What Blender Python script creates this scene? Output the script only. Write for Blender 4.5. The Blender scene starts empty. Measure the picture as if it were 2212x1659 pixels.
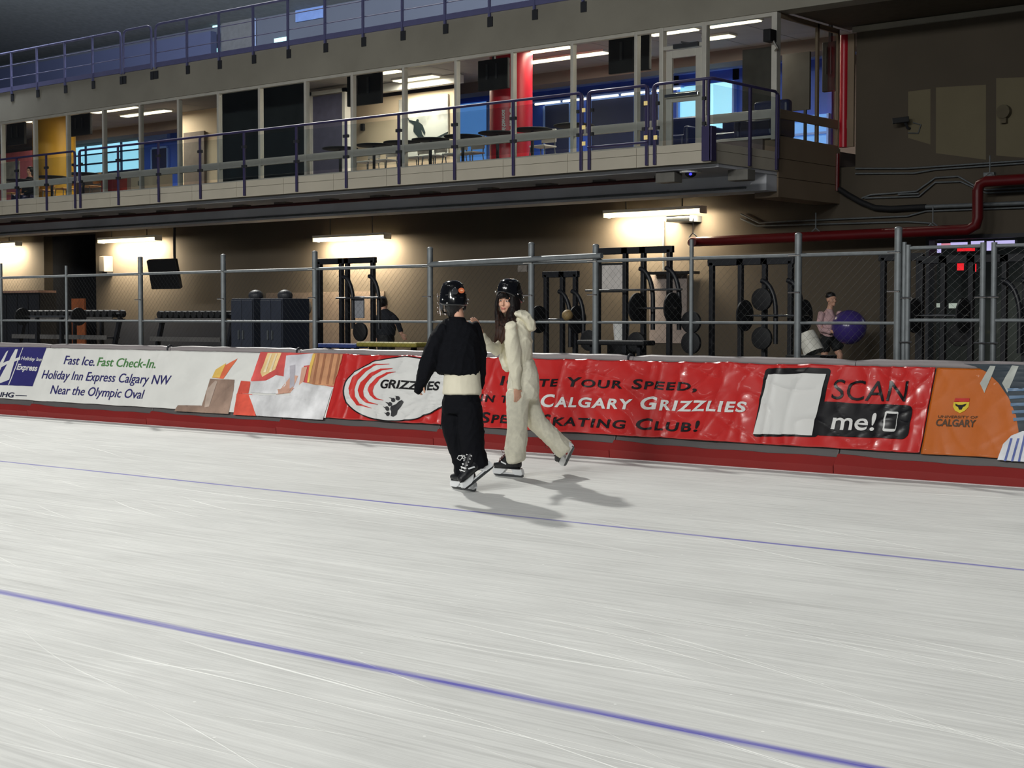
import bpy, bmesh, math, random
from mathutils import Vector, Matrix, noise
random.seed(7)
SC = bpy.context.scene
V = Vector
# ---------------------------------------------------------------- camera
W, H, FPX, CAMH = 2212, 1659, 3400.0, 1.38
VPX, VPY = -2950.0, 684.0                      # vanishing point of the rink's long direction
pitch = math.atan((829.5 - VPY) / FPX)
yaw = math.atan((1106 - VPX) * math.cos(pitch) / FPX)
HD = V((-math.cos(yaw), math.sin(yaw), 0)); RT = V((math.sin(yaw), math.cos(yaw), 0)); ZZ = V((0, 0, 1))
FW = HD * math.cos(pitch) - ZZ * math.sin(pitch); UP = HD * math.sin(pitch) + ZZ * math.cos(pitch)
EYE = V((0, 0, CAMH))
cam = bpy.data.objects.new('camera', bpy.data.cameras.new('camera')); SC.collection.objects.link(cam)
cam.data.sensor_width = 36; cam.data.lens = FPX / W * 36; cam.data.clip_end = 300
M3 = Matrix((RT, UP, -FW)).transposed()
cam.matrix_world = Matrix.Translation(EYE) @ M3.to_4x4()
SC.camera = cam
def ray(x, y): return FW + RT * ((x - 1106) / FPX) + UP * ((829.5 - y) / FPX)
def atY(x, y, Y): d = ray(x, y); return EYE + d * (Y / d.y)
def atX(x, y, X): d = ray(x, y); return EYE + d * (X / d.x)
def atZ(x, y, z=0.): d = ray(x, y); return EYE + d * ((z - CAMH) / d.z)
def atD(x, y, D): return EYE + ray(x, y) * D
# ---------------------------------------------------------------- world, exposure, lights
w = bpy.data.worlds.new('hall'); SC.world = w; w.use_nodes = True
w.node_tree.nodes['Background'].inputs[0].default_value = (0.55, 0.62, 0.8, 1)
w.node_tree.nodes['Background'].inputs[1].default_value = 0.05
SC.view_settings.view_transform = 'Standard'; SC.view_settings.look = 'None'
SC.view_settings.exposure = 0.1; SC.view_settings.gamma = 1.0
SC.cycles.use_denoising = True
def lamp(name, kind, loc, target, energy, color=(1, 1, 1), **kw):
    d = bpy.data.lights.new(name, kind); d.energy = energy; d.color = color
    for k, v in kw.items(): setattr(d, k, v)
    o = bpy.data.objects.new(name, d); SC.collection.objects.link(o)
    o.location = loc
    o.rotation_euler = (V(target) - V(loc)).to_track_quat('-Z', 'Y').to_euler()
    return o
R_ = math.radians
# the high floodlight beyond the far end of the balcony that throws the skaters' shadows
lamp('arena_floodlight', 'SPOT', (-52.5, 35.4, 37.8), (-6.5, 5, 0), 112000, (.995, .98, .92), spot_size=R_(40), spot_blend=.5, shadow_soft_size=1.0)
# rows of ceiling luminaires over the ice, shielded downward
for i, (lx, ly) in enumerate([(-2, 2.5), (-8, 2.5), (-14, 2.5), (-20, 2.5), (-27, 2.5)]):
    lamp('arena_ceiling_lamp', 'AREA', (lx, ly, 12.5), (lx, ly + 2, 0), 34, (.99, .99, .95), shape='RECTANGLE', size=2.6, size_y=.7, spread=R_(110))
# luminaires on the camera's side of the track, aimed across it
for i, lx in enumerate([0, -10, -20, -30]):
    lamp('arena_side_lamp', 'AREA', (lx + 2, -12, 11), (lx - 3, 9, .2), (340, 345, 335, 315)[i], (.99, .99, .95), shape='RECTANGLE', size=5, size_y=2, spread=R_(64))
lamp('upper_hall_fill', 'AREA', (-30, 26, 11.6), (-32, 34, 9), 2500, (.86, .92, 1), shape='RECTANGLE', size=34, size_y=1)  # unseen bluish fill, added to brighten the upper hall

# ---------------------------------------------------------------- materials
def lin(c): return tuple((x / 255 / 12.92 if x / 255 <= .04045 else ((x / 255 + .055) / 1.055) ** 2.4) for x in c)
MATS = {}
def mat(name, col, rough=.6, metal=0., var=.12, scale=6., bump=0., bscale=40., emit=None, es=0., spec=.5, coat=0.):
    if name in MATS: return MATS[name]
    m = bpy.data.materials.new(name); m.use_nodes = True; MATS[name] = m
    nt = m.node_tree; N = nt.nodes; L = nt.links; p = N['Principled BSDF']
    c = lin(col); p.inputs['Roughness'].default_value = rough; p.inputs['Metallic'].default_value = metal
    p.inputs['Specular IOR Level'].default_value = spec; p.inputs['Coat Weight'].default_value = coat
    tc = N.new('ShaderNodeTexCoord')
    if var > 0:
        n = N.new('ShaderNodeTexNoise'); n.inputs['Scale'].default_value = scale; n.inputs['Detail'].default_value = 5
        L.new(tc.outputs['Object'], n.inputs['Vector'])
        r = N.new('ShaderNodeMapRange'); r.inputs[1].default_value = .3; r.inputs[2].default_value = .7
        r.inputs[3].default_value = 1 - var; r.inputs[4].default_value = 1 + var
        L.new(n.outputs[0], r.inputs[0])
        mx = N.new('ShaderNodeVectorMath'); mx.operation = 'SCALE'; mx.inputs[0].default_value = c
        L.new(r.outputs[0], mx.inputs['Scale']); L.new(mx.outputs[0], p.inputs['Base Color'])
    else: p.inputs['Base Color'].default_value = (*c, 1)
    if bump > 0:
        n2 = N.new('ShaderNodeTexNoise'); n2.inputs['Scale'].default_value = bscale; n2.inputs['Detail'].default_value = 4
        L.new(tc.outputs['Object'], n2.inputs['Vector'])
        b = N.new('ShaderNodeBump'); b.inputs['Strength'].default_value = bump; b.inputs['Distance'].default_value = .02
        L.new(n2.outputs[0], b.inputs['Height']); L.new(b.outputs[0], p.inputs['Normal'])
    if emit:
        p.inputs['Emission Color'].default_value = (*lin(emit), 1); p.inputs['Emission Strength'].default_value = es
    return m
def glass_mat(name, tint=(1, 1, 1), refl=.06):
    m = bpy.data.materials.new(name); m.use_nodes = True; nt = m.node_tree; N = nt.nodes; L = nt.links
    N.remove(N['Principled BSDF']); out = N['Material Output']
    t = N.new('ShaderNodeBsdfTransparent'); t.inputs[0].default_value = (*tint, 1)
    g = N.new('ShaderNodeBsdfGlossy'); g.inputs['Roughness'].default_value = .02
    lw = N.new('ShaderNodeLayerWeight'); lw.inputs[0].default_value = .5
    pw = N.new('ShaderNodeMath'); pw.operation = 'POWER'; pw.inputs[1].default_value = 4; L.new(lw.outputs['Facing'], pw.inputs[0])
    f = N.new('ShaderNodeMath'); f.operation = 'MULTIPLY_ADD'; f.inputs[1].default_value = .5; f.inputs[2].default_value = refl * .4; L.new(pw.outputs[0], f.inputs[0])
    mx = N.new('ShaderNodeMixShader'); L.new(f.outputs[0], mx.inputs[0]); L.new(t.outputs[0], mx.inputs[1]); L.new(g.outputs[0], mx.inputs[2])
    L.new(mx.outputs[0], out.inputs[0]); return m
M_GLASS = glass_mat('clear_glass', (.96, .98, .97))
M_CONC = mat('concrete_beam', (152, 148, 136), .85, var=.1, scale=.9, bump=.15, bscale=8)
M_WALL = mat('brown_concrete_wall', (80, 72, 61), .9, var=.12, scale=.5, bump=.2, bscale=5)
M_WALLD = mat('lighter_patch', (112, 104, 82), .9, var=.08, scale=.8)
M_SOFF = mat('dim_soffit_paint', (222, 224, 230), .9, var=.15, scale=.6)
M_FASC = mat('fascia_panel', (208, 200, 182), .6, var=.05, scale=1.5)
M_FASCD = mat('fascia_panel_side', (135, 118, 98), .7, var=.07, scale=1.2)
M_PURP = mat('purple_painted_steel', (62, 56, 98), .45, var=.06)
M_UPRAIL = mat('grey_blue_painted_steel', (104, 106, 150), .5, var=.06)
M_ALU = mat('pale_aluminium_frame', (205, 202, 192), .45, metal=.15, var=.05)
M_STEEL = mat('galvanised_steel', (112, 117, 120), .5, metal=.4, var=.12, scale=14)
M_DARK = mat('black_painted_steel', (22, 24, 30), .45, var=.1)
M_DKGREY = mat('dark_grey_plastic', (44, 46, 52), .55, var=.1)
M_BLACK = mat('matt_black', (14, 15, 19), .7, var=.1)
M_CHROME = mat('bright_steel', (200, 200, 198), .2, metal=1., var=.05)
M_RED = mat('red_pipe_paint', (92, 13, 18), .35, var=.08, scale=5)
M_RUBB = mat('gym_rubber_floor', (40, 42, 46), .9, var=.15)
M_PADG = mat('charcoal_vinyl', (84, 82, 82), .5, var=.06, scale=3, bump=.06, bscale=12)
M_ROLL = mat('grey_vinyl_roll', (134, 128, 129), .42, var=.06, scale=3, bump=.05, bscale=10)
M_PADR = mat('red_vinyl', (130, 33, 31), .45, var=.06, scale=2, bump=.08, bscale=9)
M_WHITE = mat('white_paint', (225, 225, 222), .5, var=.04)
M_BEIGE = mat('beige_wall', (214, 196, 170), .8, var=.05, scale=1)
M_TUBE = mat('lit_tube', (255, 250, 235), .5, var=0, emit=(255, 236, 190), es=5.0)
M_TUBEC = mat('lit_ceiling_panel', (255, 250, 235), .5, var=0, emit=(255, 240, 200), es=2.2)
M_BLUEW = mat('blue_wall', (50, 92, 206), .5, var=.06, scale=2)
M_BLUEH = mat('lit_blue_trim', (130, 168, 250), .4, var=.05, scale=2)  # lighter blue carries the light on the glossy header
M_NAVY = mat('navy_panel', (28, 38, 84), .4, var=.08, scale=2)
M_DAY = mat('daylit_glass', (150, 215, 240), .3, var=.06, scale=3, emit=(158, 222, 248), es=1.05)
M_DAYB = mat('daylit_frosted_glass', (120, 170, 230), .3, var=.06, scale=3, emit=(92, 150, 225), es=.55)
M_REDC = mat('red_column', (184, 22, 42), .35, var=.05, scale=2)
M_YELC = mat('yellow_column', (198, 150, 36), .5, var=.08, scale=2)
M_TILE = mat('ceiling_tile', (150, 150, 152), .8, var=.06, scale=2)
M_TAUPE = mat('taupe_bulkhead', (118, 108, 104), .8, var=.08, scale=1.5)

# ---------------------------------------------------------------- mesh building
def tess(poly):
    from mathutils.geometry import tessellate_polygon
    return tessellate_polygon([[V((p[0], p[1], 0)) for p in poly]])
class B:
    def __init__(s): s.v = []; s.f = []; s.m = []; s.k = 0; s.dome = .5
    def add(s, vs, fs):
        o = len(s.v); s.v += [tuple(x) for x in vs]; s.f += [tuple(i + o for i in f) for f in fs]; s.m += [s.k] * len(fs); return s
    def obox(s, c, ax, ay, az):
        c, ax, ay, az = V(c), V(ax), V(ay), V(az)
        vs = [c + ax * i + ay * j + az * k for i in (-1, 1) for j in (-1, 1) for k in (-1, 1)]
        return s.add(vs, [(0, 1, 3, 2), (4, 6, 7, 5), (0, 4, 5, 1), (2, 3, 7, 6), (0, 2, 6, 4), (1, 5, 7, 3)])
    def box(s, x0, x1, y0, y1, z0, z1):
        return s.obox(((x0 + x1) / 2, (y0 + y1) / 2, (z0 + z1) / 2), (abs(x1 - x0) / 2, 0, 0), (0, abs(y1 - y0) / 2, 0), (0, 0, abs(z1 - z0) / 2))
    def bar(s, p0, p1, w, h, side=(0, 0, 1)):
        p0, p1 = V(p0), V(p1); t = (p1 - p0); a = t.normalized().cross(V(side))
        if a.length < 1e-4: a = t.normalized().cross(V((0, 1, 0)))
        a.normalize(); b = a.cross(t.normalized())
        return s.obox((p0 + p1) / 2, t / 2, a * w / 2, b * h / 2)
    def tube(s, pts, r, n=10, closed=False, cap=True):
        pts = [V(p) for p in pts]; m = len(pts); rr = r if isinstance(r, (list, tuple)) else [r] * m
        vs = []; prev = None
        for i, p in enumerate(pts):
            if closed: t = pts[(i + 1) % m] - pts[i - 1]
            else: t = pts[min(i + 1, m - 1)] - pts[max(i - 1, 0)]
            t.normalize()
            if prev is None:
                a = t.cross(V((0, 0, 1)));
                if a.length < 1e-3: a = t.cross(V((0, 1, 0)))
            else: a = prev - t * prev.dot(t)
            a.normalize(); prev = a; b = t.cross(a)
            for j in range(n):
                q = 2 * math.pi * j / n; vs.append(p + (a * math.cos(q) + b * math.sin(q)) * rr[i])
        fs = []
        for i in range(m if closed else m - 1):
            for j in range(n):
                fs.append((i * n + j, i * n + (j + 1) % n, ((i + 1) % m) * n + (j + 1) % n, ((i + 1) % m) * n + j))
        if cap and not closed: fs += [tuple(range(n))[::-1], tuple((m - 1) * n + j for j in range(n))]
        return s.add(vs, fs)
    def cyl(s, p0, p1, r, n=16): return s.tube([p0, p1], r, n)
    def prism(s, poly, vec):
        poly = [V(p) for p in poly]; vec = V(vec); n = len(poly)
        return s.add(poly + [p + vec for p in poly], [tuple(range(n))[::-1], tuple(range(n, 2 * n))] + [(i, (i + 1) % n, n + (i + 1) % n, n + i) for i in range(n)])
    def lathe(s, prof, c, n=24, M=None):
        c = V(c); M = M or Matrix.Identity(3); vs = []; m = len(prof)
        for r, z in prof:
            for j in range(n):
                q = 2 * math.pi * j / n; vs.append(c + M @ V((r * math.cos(q), r * math.sin(q), z)))
        fs = [(i * n + j, i * n + (j + 1) % n, (i + 1) * n + (j + 1) % n, (i + 1) * n + j) for i in range(m - 1) for j in range(n)]
        fs += [tuple(range(n))[::-1], tuple((m - 1) * n + j for j in range(n))]
        return s.add(vs, fs)
    def ell(s, c, a, b, cc, n=20, m=12, M=None):
        prof = [(max(math.sin(math.pi * i / m), 1e-3), -math.cos(math.pi * i / m)) for i in range(m + 1)]
        c = V(c); M = M or Matrix.Identity(3); vs = []
        for r, z in prof:
            for j in range(n):
                q = 2 * math.pi * j / n; vs.append(c + M @ V((a * r * math.cos(q), b * r * math.sin(q), cc * z)))
        fs = [(i * n + j, i * n + (j + 1) % n, (i + 1) * n + (j + 1) % n, (i + 1) * n + j) for i in range(m) for j in range(n)]
        fs += [tuple(range(n))[::-1], tuple(m * n + j for j in range(n))]
        return s.add(vs, fs)
    def limb(s, pts, n=20, view=None):
        """pts: (P, ra, rb): tapered tube, ra across the view, rb along it; rounded ends"""
        view = (view or V((FW.x, FW.y, 0))).normalized(); m = len(pts); P = [V(p[0]) for p in pts]; rings = []
        for i in range(m):
            t = (P[min(i + 1, m - 1)] - P[max(i - 1, 0)]).normalized()
            a = t.cross(view)
            if a.length < .15: a = t.cross(V((0, 0, 1)))
            a.normalize(); b = a.cross(t).normalized(); rings.append((P[i], t, a, b, pts[i][1], pts[i][2]))
        full = []
        p, t, a, b, ra, rb = rings[0]
        for k in (.98, .85, .5): full.append((p - t * min(ra, rb) * .5 * k, t, a, b, ra * math.sqrt(1 - k * k), rb * math.sqrt(1 - k * k)))
        full += rings
        p, t, a, b, ra, rb = rings[-1]
        for k in (.5, .85, .98): full.append((p + t * min(ra, rb) * s.dome * k, t, a, b, ra * math.sqrt(1 - k * k), rb * math.sqrt(1 - k * k)))
        vs = []
        for p, t, a, b, ra, rb in full:
            for j in range(n):
                q = 2 * math.pi * j / n; vs.append(p + a * ra * math.cos(q) + b * rb * math.sin(q))
        M = len(full)
        fs = [(i * n + j, i * n + (j + 1) % n, (i + 1) * n + (j + 1) % n, (i + 1) * n + j) for i in range(M - 1) for j in range(n)]
        fs += [tuple(range(n))[::-1], tuple((M - 1) * n + j for j in range(n))]
        return s.add(vs, fs)
ORG = {}
def org(o): return ORG.get(o.name, V((0, 0, 0))) if o else V((0, 0, 0))
def put(o, parent, wl):
    SC.collection.objects.link(o); ORG[o.name] = V(wl)
    if parent: o.parent = parent
    o.location = V(wl) - org(parent)
def obj(name, b, mats, parent=None, smooth=None, bevel=0., seg=2):
    me = bpy.data.meshes.new(name)
    vs = b.v; xs = [v[0] for v in vs]; ys = [v[1] for v in vs]; zs = [v[2] for v in vs]
    c = V(((min(xs) + max(xs)) / 2, (min(ys) + max(ys)) / 2, min(zs)))
    me.from_pydata([V(v) - c for v in vs], [], b.f)
    mats = mats if isinstance(mats, (list, tuple)) else [mats]
    for m in mats: me.materials.append(m)
    if max(b.m, default=0): me.polygons.foreach_set('material_index', b.m)
    if smooth is not None:
        me.shade_smooth()
        if smooth < 179: me.set_sharp_from_angle(angle=R_(smooth))
    me.update()
    o = bpy.data.objects.new(name, me); put(o, parent, c)
    if bevel: bv = o.modifiers.new('bevel', 'BEVEL'); bv.width = bevel; bv.segments = seg; bv.limit_method = 'ANGLE'
    return o
def tag(o, label=None, cat=None, group=None, kind=None):
    for k, v in (('label', label), ('category', cat), ('group', group), ('kind', kind)):
        if v: o[k] = v
    return o
def thing(name, label, cat, loc, group=None, kind=None):
    o = bpy.data.objects.new(name, None); o.empty_display_size = .1; put(o, None, loc); return tag(o, label, cat, group, kind)
def struct(name, b, m, parent=None, **kw):
    o = obj(name, b, m, parent, **kw)
    if not parent: o['kind'] = 'structure'
    return o
def dup(o, loc=None, parent=None):
    c = o.copy(); SC.collection.objects.link(c)
    if parent is not None: c.parent = parent
    if loc is not None: c.location = loc; ORG[c.name] = V(loc)
    for ch in [x for x in bpy.data.objects if x.parent == o]: dup(ch, None, c)
    return c
# ================================================================ THE SETTING
YB, YF, YD, YG, YW = 12.35, 13.15, 22.5, 24.7, 26.95      # barrier foot, fence, balcony edge, glazing, back wall
XC = -14.53                                              # where balcony and glazing end
ZD, ZDB, ZS, ZGT = 4.29, 3.97, 4.57, 6.80                # deck top, deck underside, lounge floor, head of glazing
XL = -62.0
# --- ice
def ice_material():
    m = bpy.data.materials.new('ice'); m.use_nodes = True; nt = m.node_tree; N = nt.nodes; L = nt.links; p = N['Principled BSDF']
    g = N.new('ShaderNodeNewGeometry'); sx = N.new('ShaderNodeSeparateXYZ'); L.new(g.outputs['Position'], sx.inputs[0])
    def math_(op, a, b=None, c=None):
        n = N.new('ShaderNodeMath'); n.operation = op
        for i, q in enumerate((a, b, c)):
            if q is None: continue
            if isinstance(q, (int, float)): n.inputs[i].default_value = q
            else: L.new(q, n.inputs[i])
        return n.outputs[0]
    def nz(scx, scy, det=4, rough=.6, off=0., rot=0.):
        mp = N.new('ShaderNodeMapping'); mp.inputs['Scale'].default_value = (scx, scy, 1); mp.inputs['Location'].default_value = (off, off * .7, 0); mp.inputs['Rotation'].default_value = (0, 0, rot)
        L.new(g.outputs['Position'], mp.inputs[0]); n = N.new('ShaderNodeTexNoise'); n.inputs['Scale'].default_value = 1; n.inputs['Detail'].default_value = det; n.inputs['Roughness'].default_value = rough
        L.new(mp.outputs[0], n.inputs['Vector']); return n.outputs[0]
    def ramp(x, a, b, lo=0., hi=1.):
        r = N.new('ShaderNodeMapRange'); r.inputs[1].default_value = a; r.inputs[2].default_value = b; r.inputs[3].default_value = lo; r.inputs[4].default_value = hi
        L.new(x, r.inputs[0]); return r.outputs[0]
    base = ramp(nz(.35, 1.1, 6, .62), .25, .75, .60, .72)
    st = ramp(nz(.9, 26, 5, .7, 3.), .35, .7, -.07, .07)           # long fine grooves along the track
    st2 = ramp(nz(.5, 60, 3, .7, 9., .10), .4, .7, -.05, .05)
    cloud = ramp(nz(1.7, 2.6, 6, .7, 5.), .35, .7, -.03, .03)
    val = math_('ADD', math_('ADD', base, st), math_('ADD', st2, cloud))
    # skate scratches: thin bright arcs
    sc_all = None
    for k, (rot, sx_, sy_, th, off) in enumerate([(.16, .14, 30, .66, 1.), (-.03, .10, 36, .665, 7.), (.34, .17, 24, .68, 13.), (-.2, .17, 26, .69, 19.), (.08, .12, 33, .665, 27.)]):
        w_ = N.new('ShaderNodeTexNoise'); w_.inputs['Scale'].default_value = .16; L.new(g.outputs['Position'], w_.inputs['Vector'])
        dv = N.new('ShaderNodeVectorMath'); dv.operation = 'SCALE'; dv.inputs['Scale'].default_value = 1.1; L.new(w_.outputs['Color'], dv.inputs[0])
        ad = N.new('ShaderNodeVectorMath'); ad.operation = 'ADD'; L.new(g.outputs['Position'], ad.inputs[0]); L.new(dv.outputs[0], ad.inputs[1])
        mp = N.new('ShaderNodeMapping'); mp.vector_type = 'POINT'; mp.inputs['Rotation'].default_value = (0, 0, rot); L.new(ad.outputs[0], mp.inputs[0])
        mp2 = N.new('ShaderNodeMapping'); mp2.inputs['Scale'].default_value = (sx_, sy_, 1); mp2.inputs['Location'].default_value = (off, off, 0); L.new(mp.outputs[0], mp2.inputs[0])
        n = N.new('ShaderNodeTexNoise'); n.inputs['Scale'].default_value = 1; n.inputs['Detail'].default_value = 2.2; n.inputs['Roughness'].default_value = .75; L.new(mp2.outputs[0], n.inputs['Vector'])
        r = ramp(n.outputs[0], th, th + .045)
        sc_all = r if sc_all is None else math_('MAXIMUM', sc_all, r)
    area = ramp(nz(.22, .4, 2, .5, 21.), .38, .56)
    sc_all = math_('MULTIPLY', sc_all, area)
    val = math_('ADD', val, math_('MULTIPLY', sc_all, .30))
    # sparkle of the ice, painted in as bright specks
    vo = N.new('ShaderNodeTexVoronoi'); vo.inputs['Scale'].default_value = 5.5; L.new(g.outputs['Position'], vo.inputs['Vector'])
    spk = math_('LESS_THAN', vo.outputs['Distance'], .035)
    val = math_('MINIMUM', math_('ADD', val, math_('MULTIPLY', spk, .2)), .93)
    cmb = N.new('ShaderNodeCombineColor'); L.new(val, cmb.inputs[0]); L.new(math_('MULTIPLY', val, 1.01), cmb.inputs[1]); L.new(math_('MULTIPLY', val, .985), cmb.inputs[2])
    # the two blue lane lines frozen into the ice
    edge = math_('MULTIPLY', math_('SUBTRACT', nz(1.2, 30, 4, .7, 2.), .5), .05)
    wob = math_('MULTIPLY', math_('SUBTRACT', nz(.12, .01, 1, .5, 30.), .5), .05)
    line = None
    for Y, hw in ((8.335, .026), (4.362, .036)):
        d = math_('ABSOLUTE', math_('ADD', math_('SUBTRACT', sx.outputs[1], Y), math_('ADD', edge, wob)))
        r = ramp(d, hw * .35, hw * 1.35, 1., 0.); line = r if line is None else math_('MAXIMUM', line, r)
    line = math_('MULTIPLY', line, ramp(nz(.8, 22, 4, .7, 40.), .3, .6, .55, .95))
    mix = N.new('ShaderNodeMix'); mix.data_type = 'RGBA'; L.new(line, mix.inputs[0]); L.new(cmb.outputs[0], mix.inputs[6]); mix.inputs[7].default_value = (*lin((86, 82, 176)), 1)
    L.new(mix.outputs[2], p.inputs['Base Color'])
    L.new(ramp(nz(1.2, 14, 4, .6, 50.), .3, .7, .5, .7), p.inputs['Roughness']); p.inputs['Specular IOR Level'].default_value = .03
    bp = N.new('ShaderNodeBump'); bp.inputs['Strength'].default_value = .25; bp.inputs['Distance'].default_value = .01
    L.new(math_('ADD', math_('ADD', st, sc_all), st2), bp.inputs['Height']); L.new(bp.outputs[0], p.inputs['Normal'])
    return m
struct('floor', B().box(XL, 8, -12, YB + .45, -.12, 0), ice_material())
struct('floor', B().box(XL, 8, YB + .45, 36, -.2, 0.02), M_RUBB)
# --- back wall of the gym (full height right of the balcony, below it elsewhere); openings: a lit window far right, a doorway far left
XLB, XRB = atY(95, 560, YW).x, atY(207, 560, YW).x                 # dark doorway in the left part of the wall
wx0, wx1 = atY(2008, 600, YW).x, atY(2400, 600, YW).x
wz1, wz0 = atY(2110, 509, YW).z, .55
b = B()
b.box(XL, XLB, YW, YW + .3, 0, 4.2); b.box(XLB, XRB, YW, YW + .3, atY(150, 552, YW).z + .6, 4.2); b.box(XRB, wx0, YW, YW + .3, 0, 4.2)
b.box(XC + .35, wx0, YW, YW + .3, 4.2, 6.9)
b.box(wx0, wx1, YW, YW + .3, wz1, 6.9); b.box(wx0, wx1, YW, YW + .3, 0, wz0); b.box(wx1, 8, YW, YW + .3, 0, 6.9)
struct('wall_back', b, M_WALL)
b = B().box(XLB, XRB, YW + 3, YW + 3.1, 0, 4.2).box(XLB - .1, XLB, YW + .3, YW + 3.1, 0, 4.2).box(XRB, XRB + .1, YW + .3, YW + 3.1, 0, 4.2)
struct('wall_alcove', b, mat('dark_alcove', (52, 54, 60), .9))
# lighter rectangles on the right-hand part of the wall
b = B()
for (x0, y0, x1, y1) in ((1962, 195, 2010, 312), (2022, 186, 2130, 345), (2152, 166, 2330, 350)):
    P = [atY(x0, y0 + (x0 - 1962) * 0 + 3, YW), atY(x1, y0 - 3, YW), atY(x1, y1, YW), atY(x0, y1 - 14, YW)]
    b.prism([V((q.x, YW - .004, q.z)) for q in P], (0, .006, 0))
struct('trim_1', b, M_WALLD)
struct('trim_10', B().box(XRB + .1, atY(565, 700, YW).x, YW - .06, YW, .02, 1.3), mat('dark_wall_padding', (40, 44, 54), .7))
# --- deck, soffit, slab
b = B().box(XL, XC, YD, YG + .1, ZDB, ZD)
struct('floor', b, M_CONC)
struct('ceiling', B().box(XL, XC, YD + .25, YW, ZDB - .06, ZDB), M_SOFF)
struct('beam', B().box(XL, XC - .02, 24.35, 24.95, 3.62, ZDB - .06), M_SOFF)
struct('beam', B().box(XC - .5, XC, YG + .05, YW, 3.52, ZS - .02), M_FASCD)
struct('floor', B().box(XL, XC - .3, YG - .02, 32, ZD, ZS), M_TAUPE)
# fascia boards of the deck: two courses
b = B()
xs = [XC + .02 - 1.52 * i for i in range(30)]
for i in range(len(xs) - 1):
    for z0, z1 in ((ZDB, ZDB + .205), (ZDB + .212, ZD + .02)):
        b.box(xs[i + 1] + .004, xs[i] - .004, YD - .03, YD, z0, z1)
struct('trim_2', b, M_FASC)
b = B()
for z0, z1 in ((ZDB, ZDB + .205), (ZDB + .212, ZD + .02)):
    b.box(XC, XC + .03, YD - .03, YG - .03, z0, z1)
struct('trim_3', b, M_FASC)
b = B()
for z0, z1 in ((3.52, 3.86), (3.87, 4.2), (4.21, ZS - .02)): b.box(XC, XC + .03, YG - .02, YW, z0, z1)
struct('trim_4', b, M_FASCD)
# --- concrete beam above the glazing, its soffit to the right, upper floor, upper hall
ZUB = atY(560, 108, YG - .08).z
b = B().box(XL, 6, YG - .08, YG + .35, ZGT, ZUB); struct('beam', b, M_CONC)
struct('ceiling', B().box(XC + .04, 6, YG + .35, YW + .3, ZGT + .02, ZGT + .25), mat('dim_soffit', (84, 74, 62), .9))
b = B()
pa = atY(1815, 66, YW); b.box(XC + .3, 8, YW - .07, YW, ZGT - .1, ZGT + .0); struct('trim_5', b, M_CONC)
struct('floor', B().box(XL, XC + 8, YG + .35, 36, ZUB - .30, ZUB - .05), M_TAUPE)
# --- lounge shell
ZCL = 7.30
b = B(); b.box(XL, XC - .05, YG + .36, 31.6, ZCL, ZCL + .05)
for i in range(36): b.box(XC - .1 - 1.22 * (i + 1), XC - .12 - 1.22 * i - .03 + .03, YG + .4, 31.5, ZCL - .008, ZCL)
struct('ceiling', b, M_TILE)
YL = 31.5
b = B(); b.box(XL, XC + 1.2, YL, YL + .2, ZS, ZCL); struct('wall_lounge', b, M_TAUPE)
# --- glazing: one window per bay
MUL = [-130, -60, 7, 77, 148, 226, 305, 388, 474, 563, 662, 763, 874, 987, 1109, 1238, 1376, 1432, 1524, 1687]
mx = [atY(x, 340 - .14 * x + 30, YG).x for x in MUL]; mx[-1] = XC - .05
ZT0, ZT1 = atY(1100, 308, YG).z, atY(1100, 291, YG).z          # transom rail
for i in range(len(mx) - 1):
    x0, x1 = mx[i], mx[i + 1]
    if i == 17: continue                                        # the door bay
    b = B(); b.box(x0 - .035, x0 + .035, YG - .05, YG + .07, ZS, ZGT)
    if i == len(mx) - 2: b.box(x1 - .06, x1 + .05, YG - .06, YG + .08, ZS - .03, ZGT)
    b.box(x0 + .035, x1 - .035, YG - .045, YG + .05, ZT0, ZT1); b.box(x0 + .035, x1 - .035, YG - .05, YG + .06, ZGT - .07, ZGT)
    b.box(x0 + .035, x1 - .035, YG - .05, YG + .06, ZS, ZS + .05)
    wn = struct('window_%d' % (i + 1), b, M_ALU, bevel=.006)
    obj('pane', B().box(x0 + .035, x1 - .035, YG, YG + .008, ZT1, ZGT - .07), M_GLASS, wn)
    obj('pane', B().box(x0 + .035, x1 - .035, YG, YG + .008, ZS + .05, ZT0), M_GLASS, wn)
# side glazing at the balcony end
b = B(); ym = atX(1768, 200, XC).y
for y0, y1 in ((ym - .05, ym + .03), (YW - .05, YW)): b.box(XC - .05, XC, y0, y1, ZS, ZGT)
b.box(XC - .05, XC, YG + .08, YW, ZGT - .09, ZGT); b.box(XC - .05, XC + .01, YG + .08, YW, ZS - .02, ZS + .04)
b.box(XC - .05, XC + .012, YG + .08, YW, ZT0, ZT1)
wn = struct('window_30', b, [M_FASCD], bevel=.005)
obj('pane', B().box(XC - .02, XC - .012, YG + .08, YW - .05, ZT1, ZGT - .09), M_GLASS, wn)
obj('pane', B().box(XC - .02, XC - .012, YG + .08, YW - .05, ZS + .04, ZT0), M_GLASS, wn)
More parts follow.
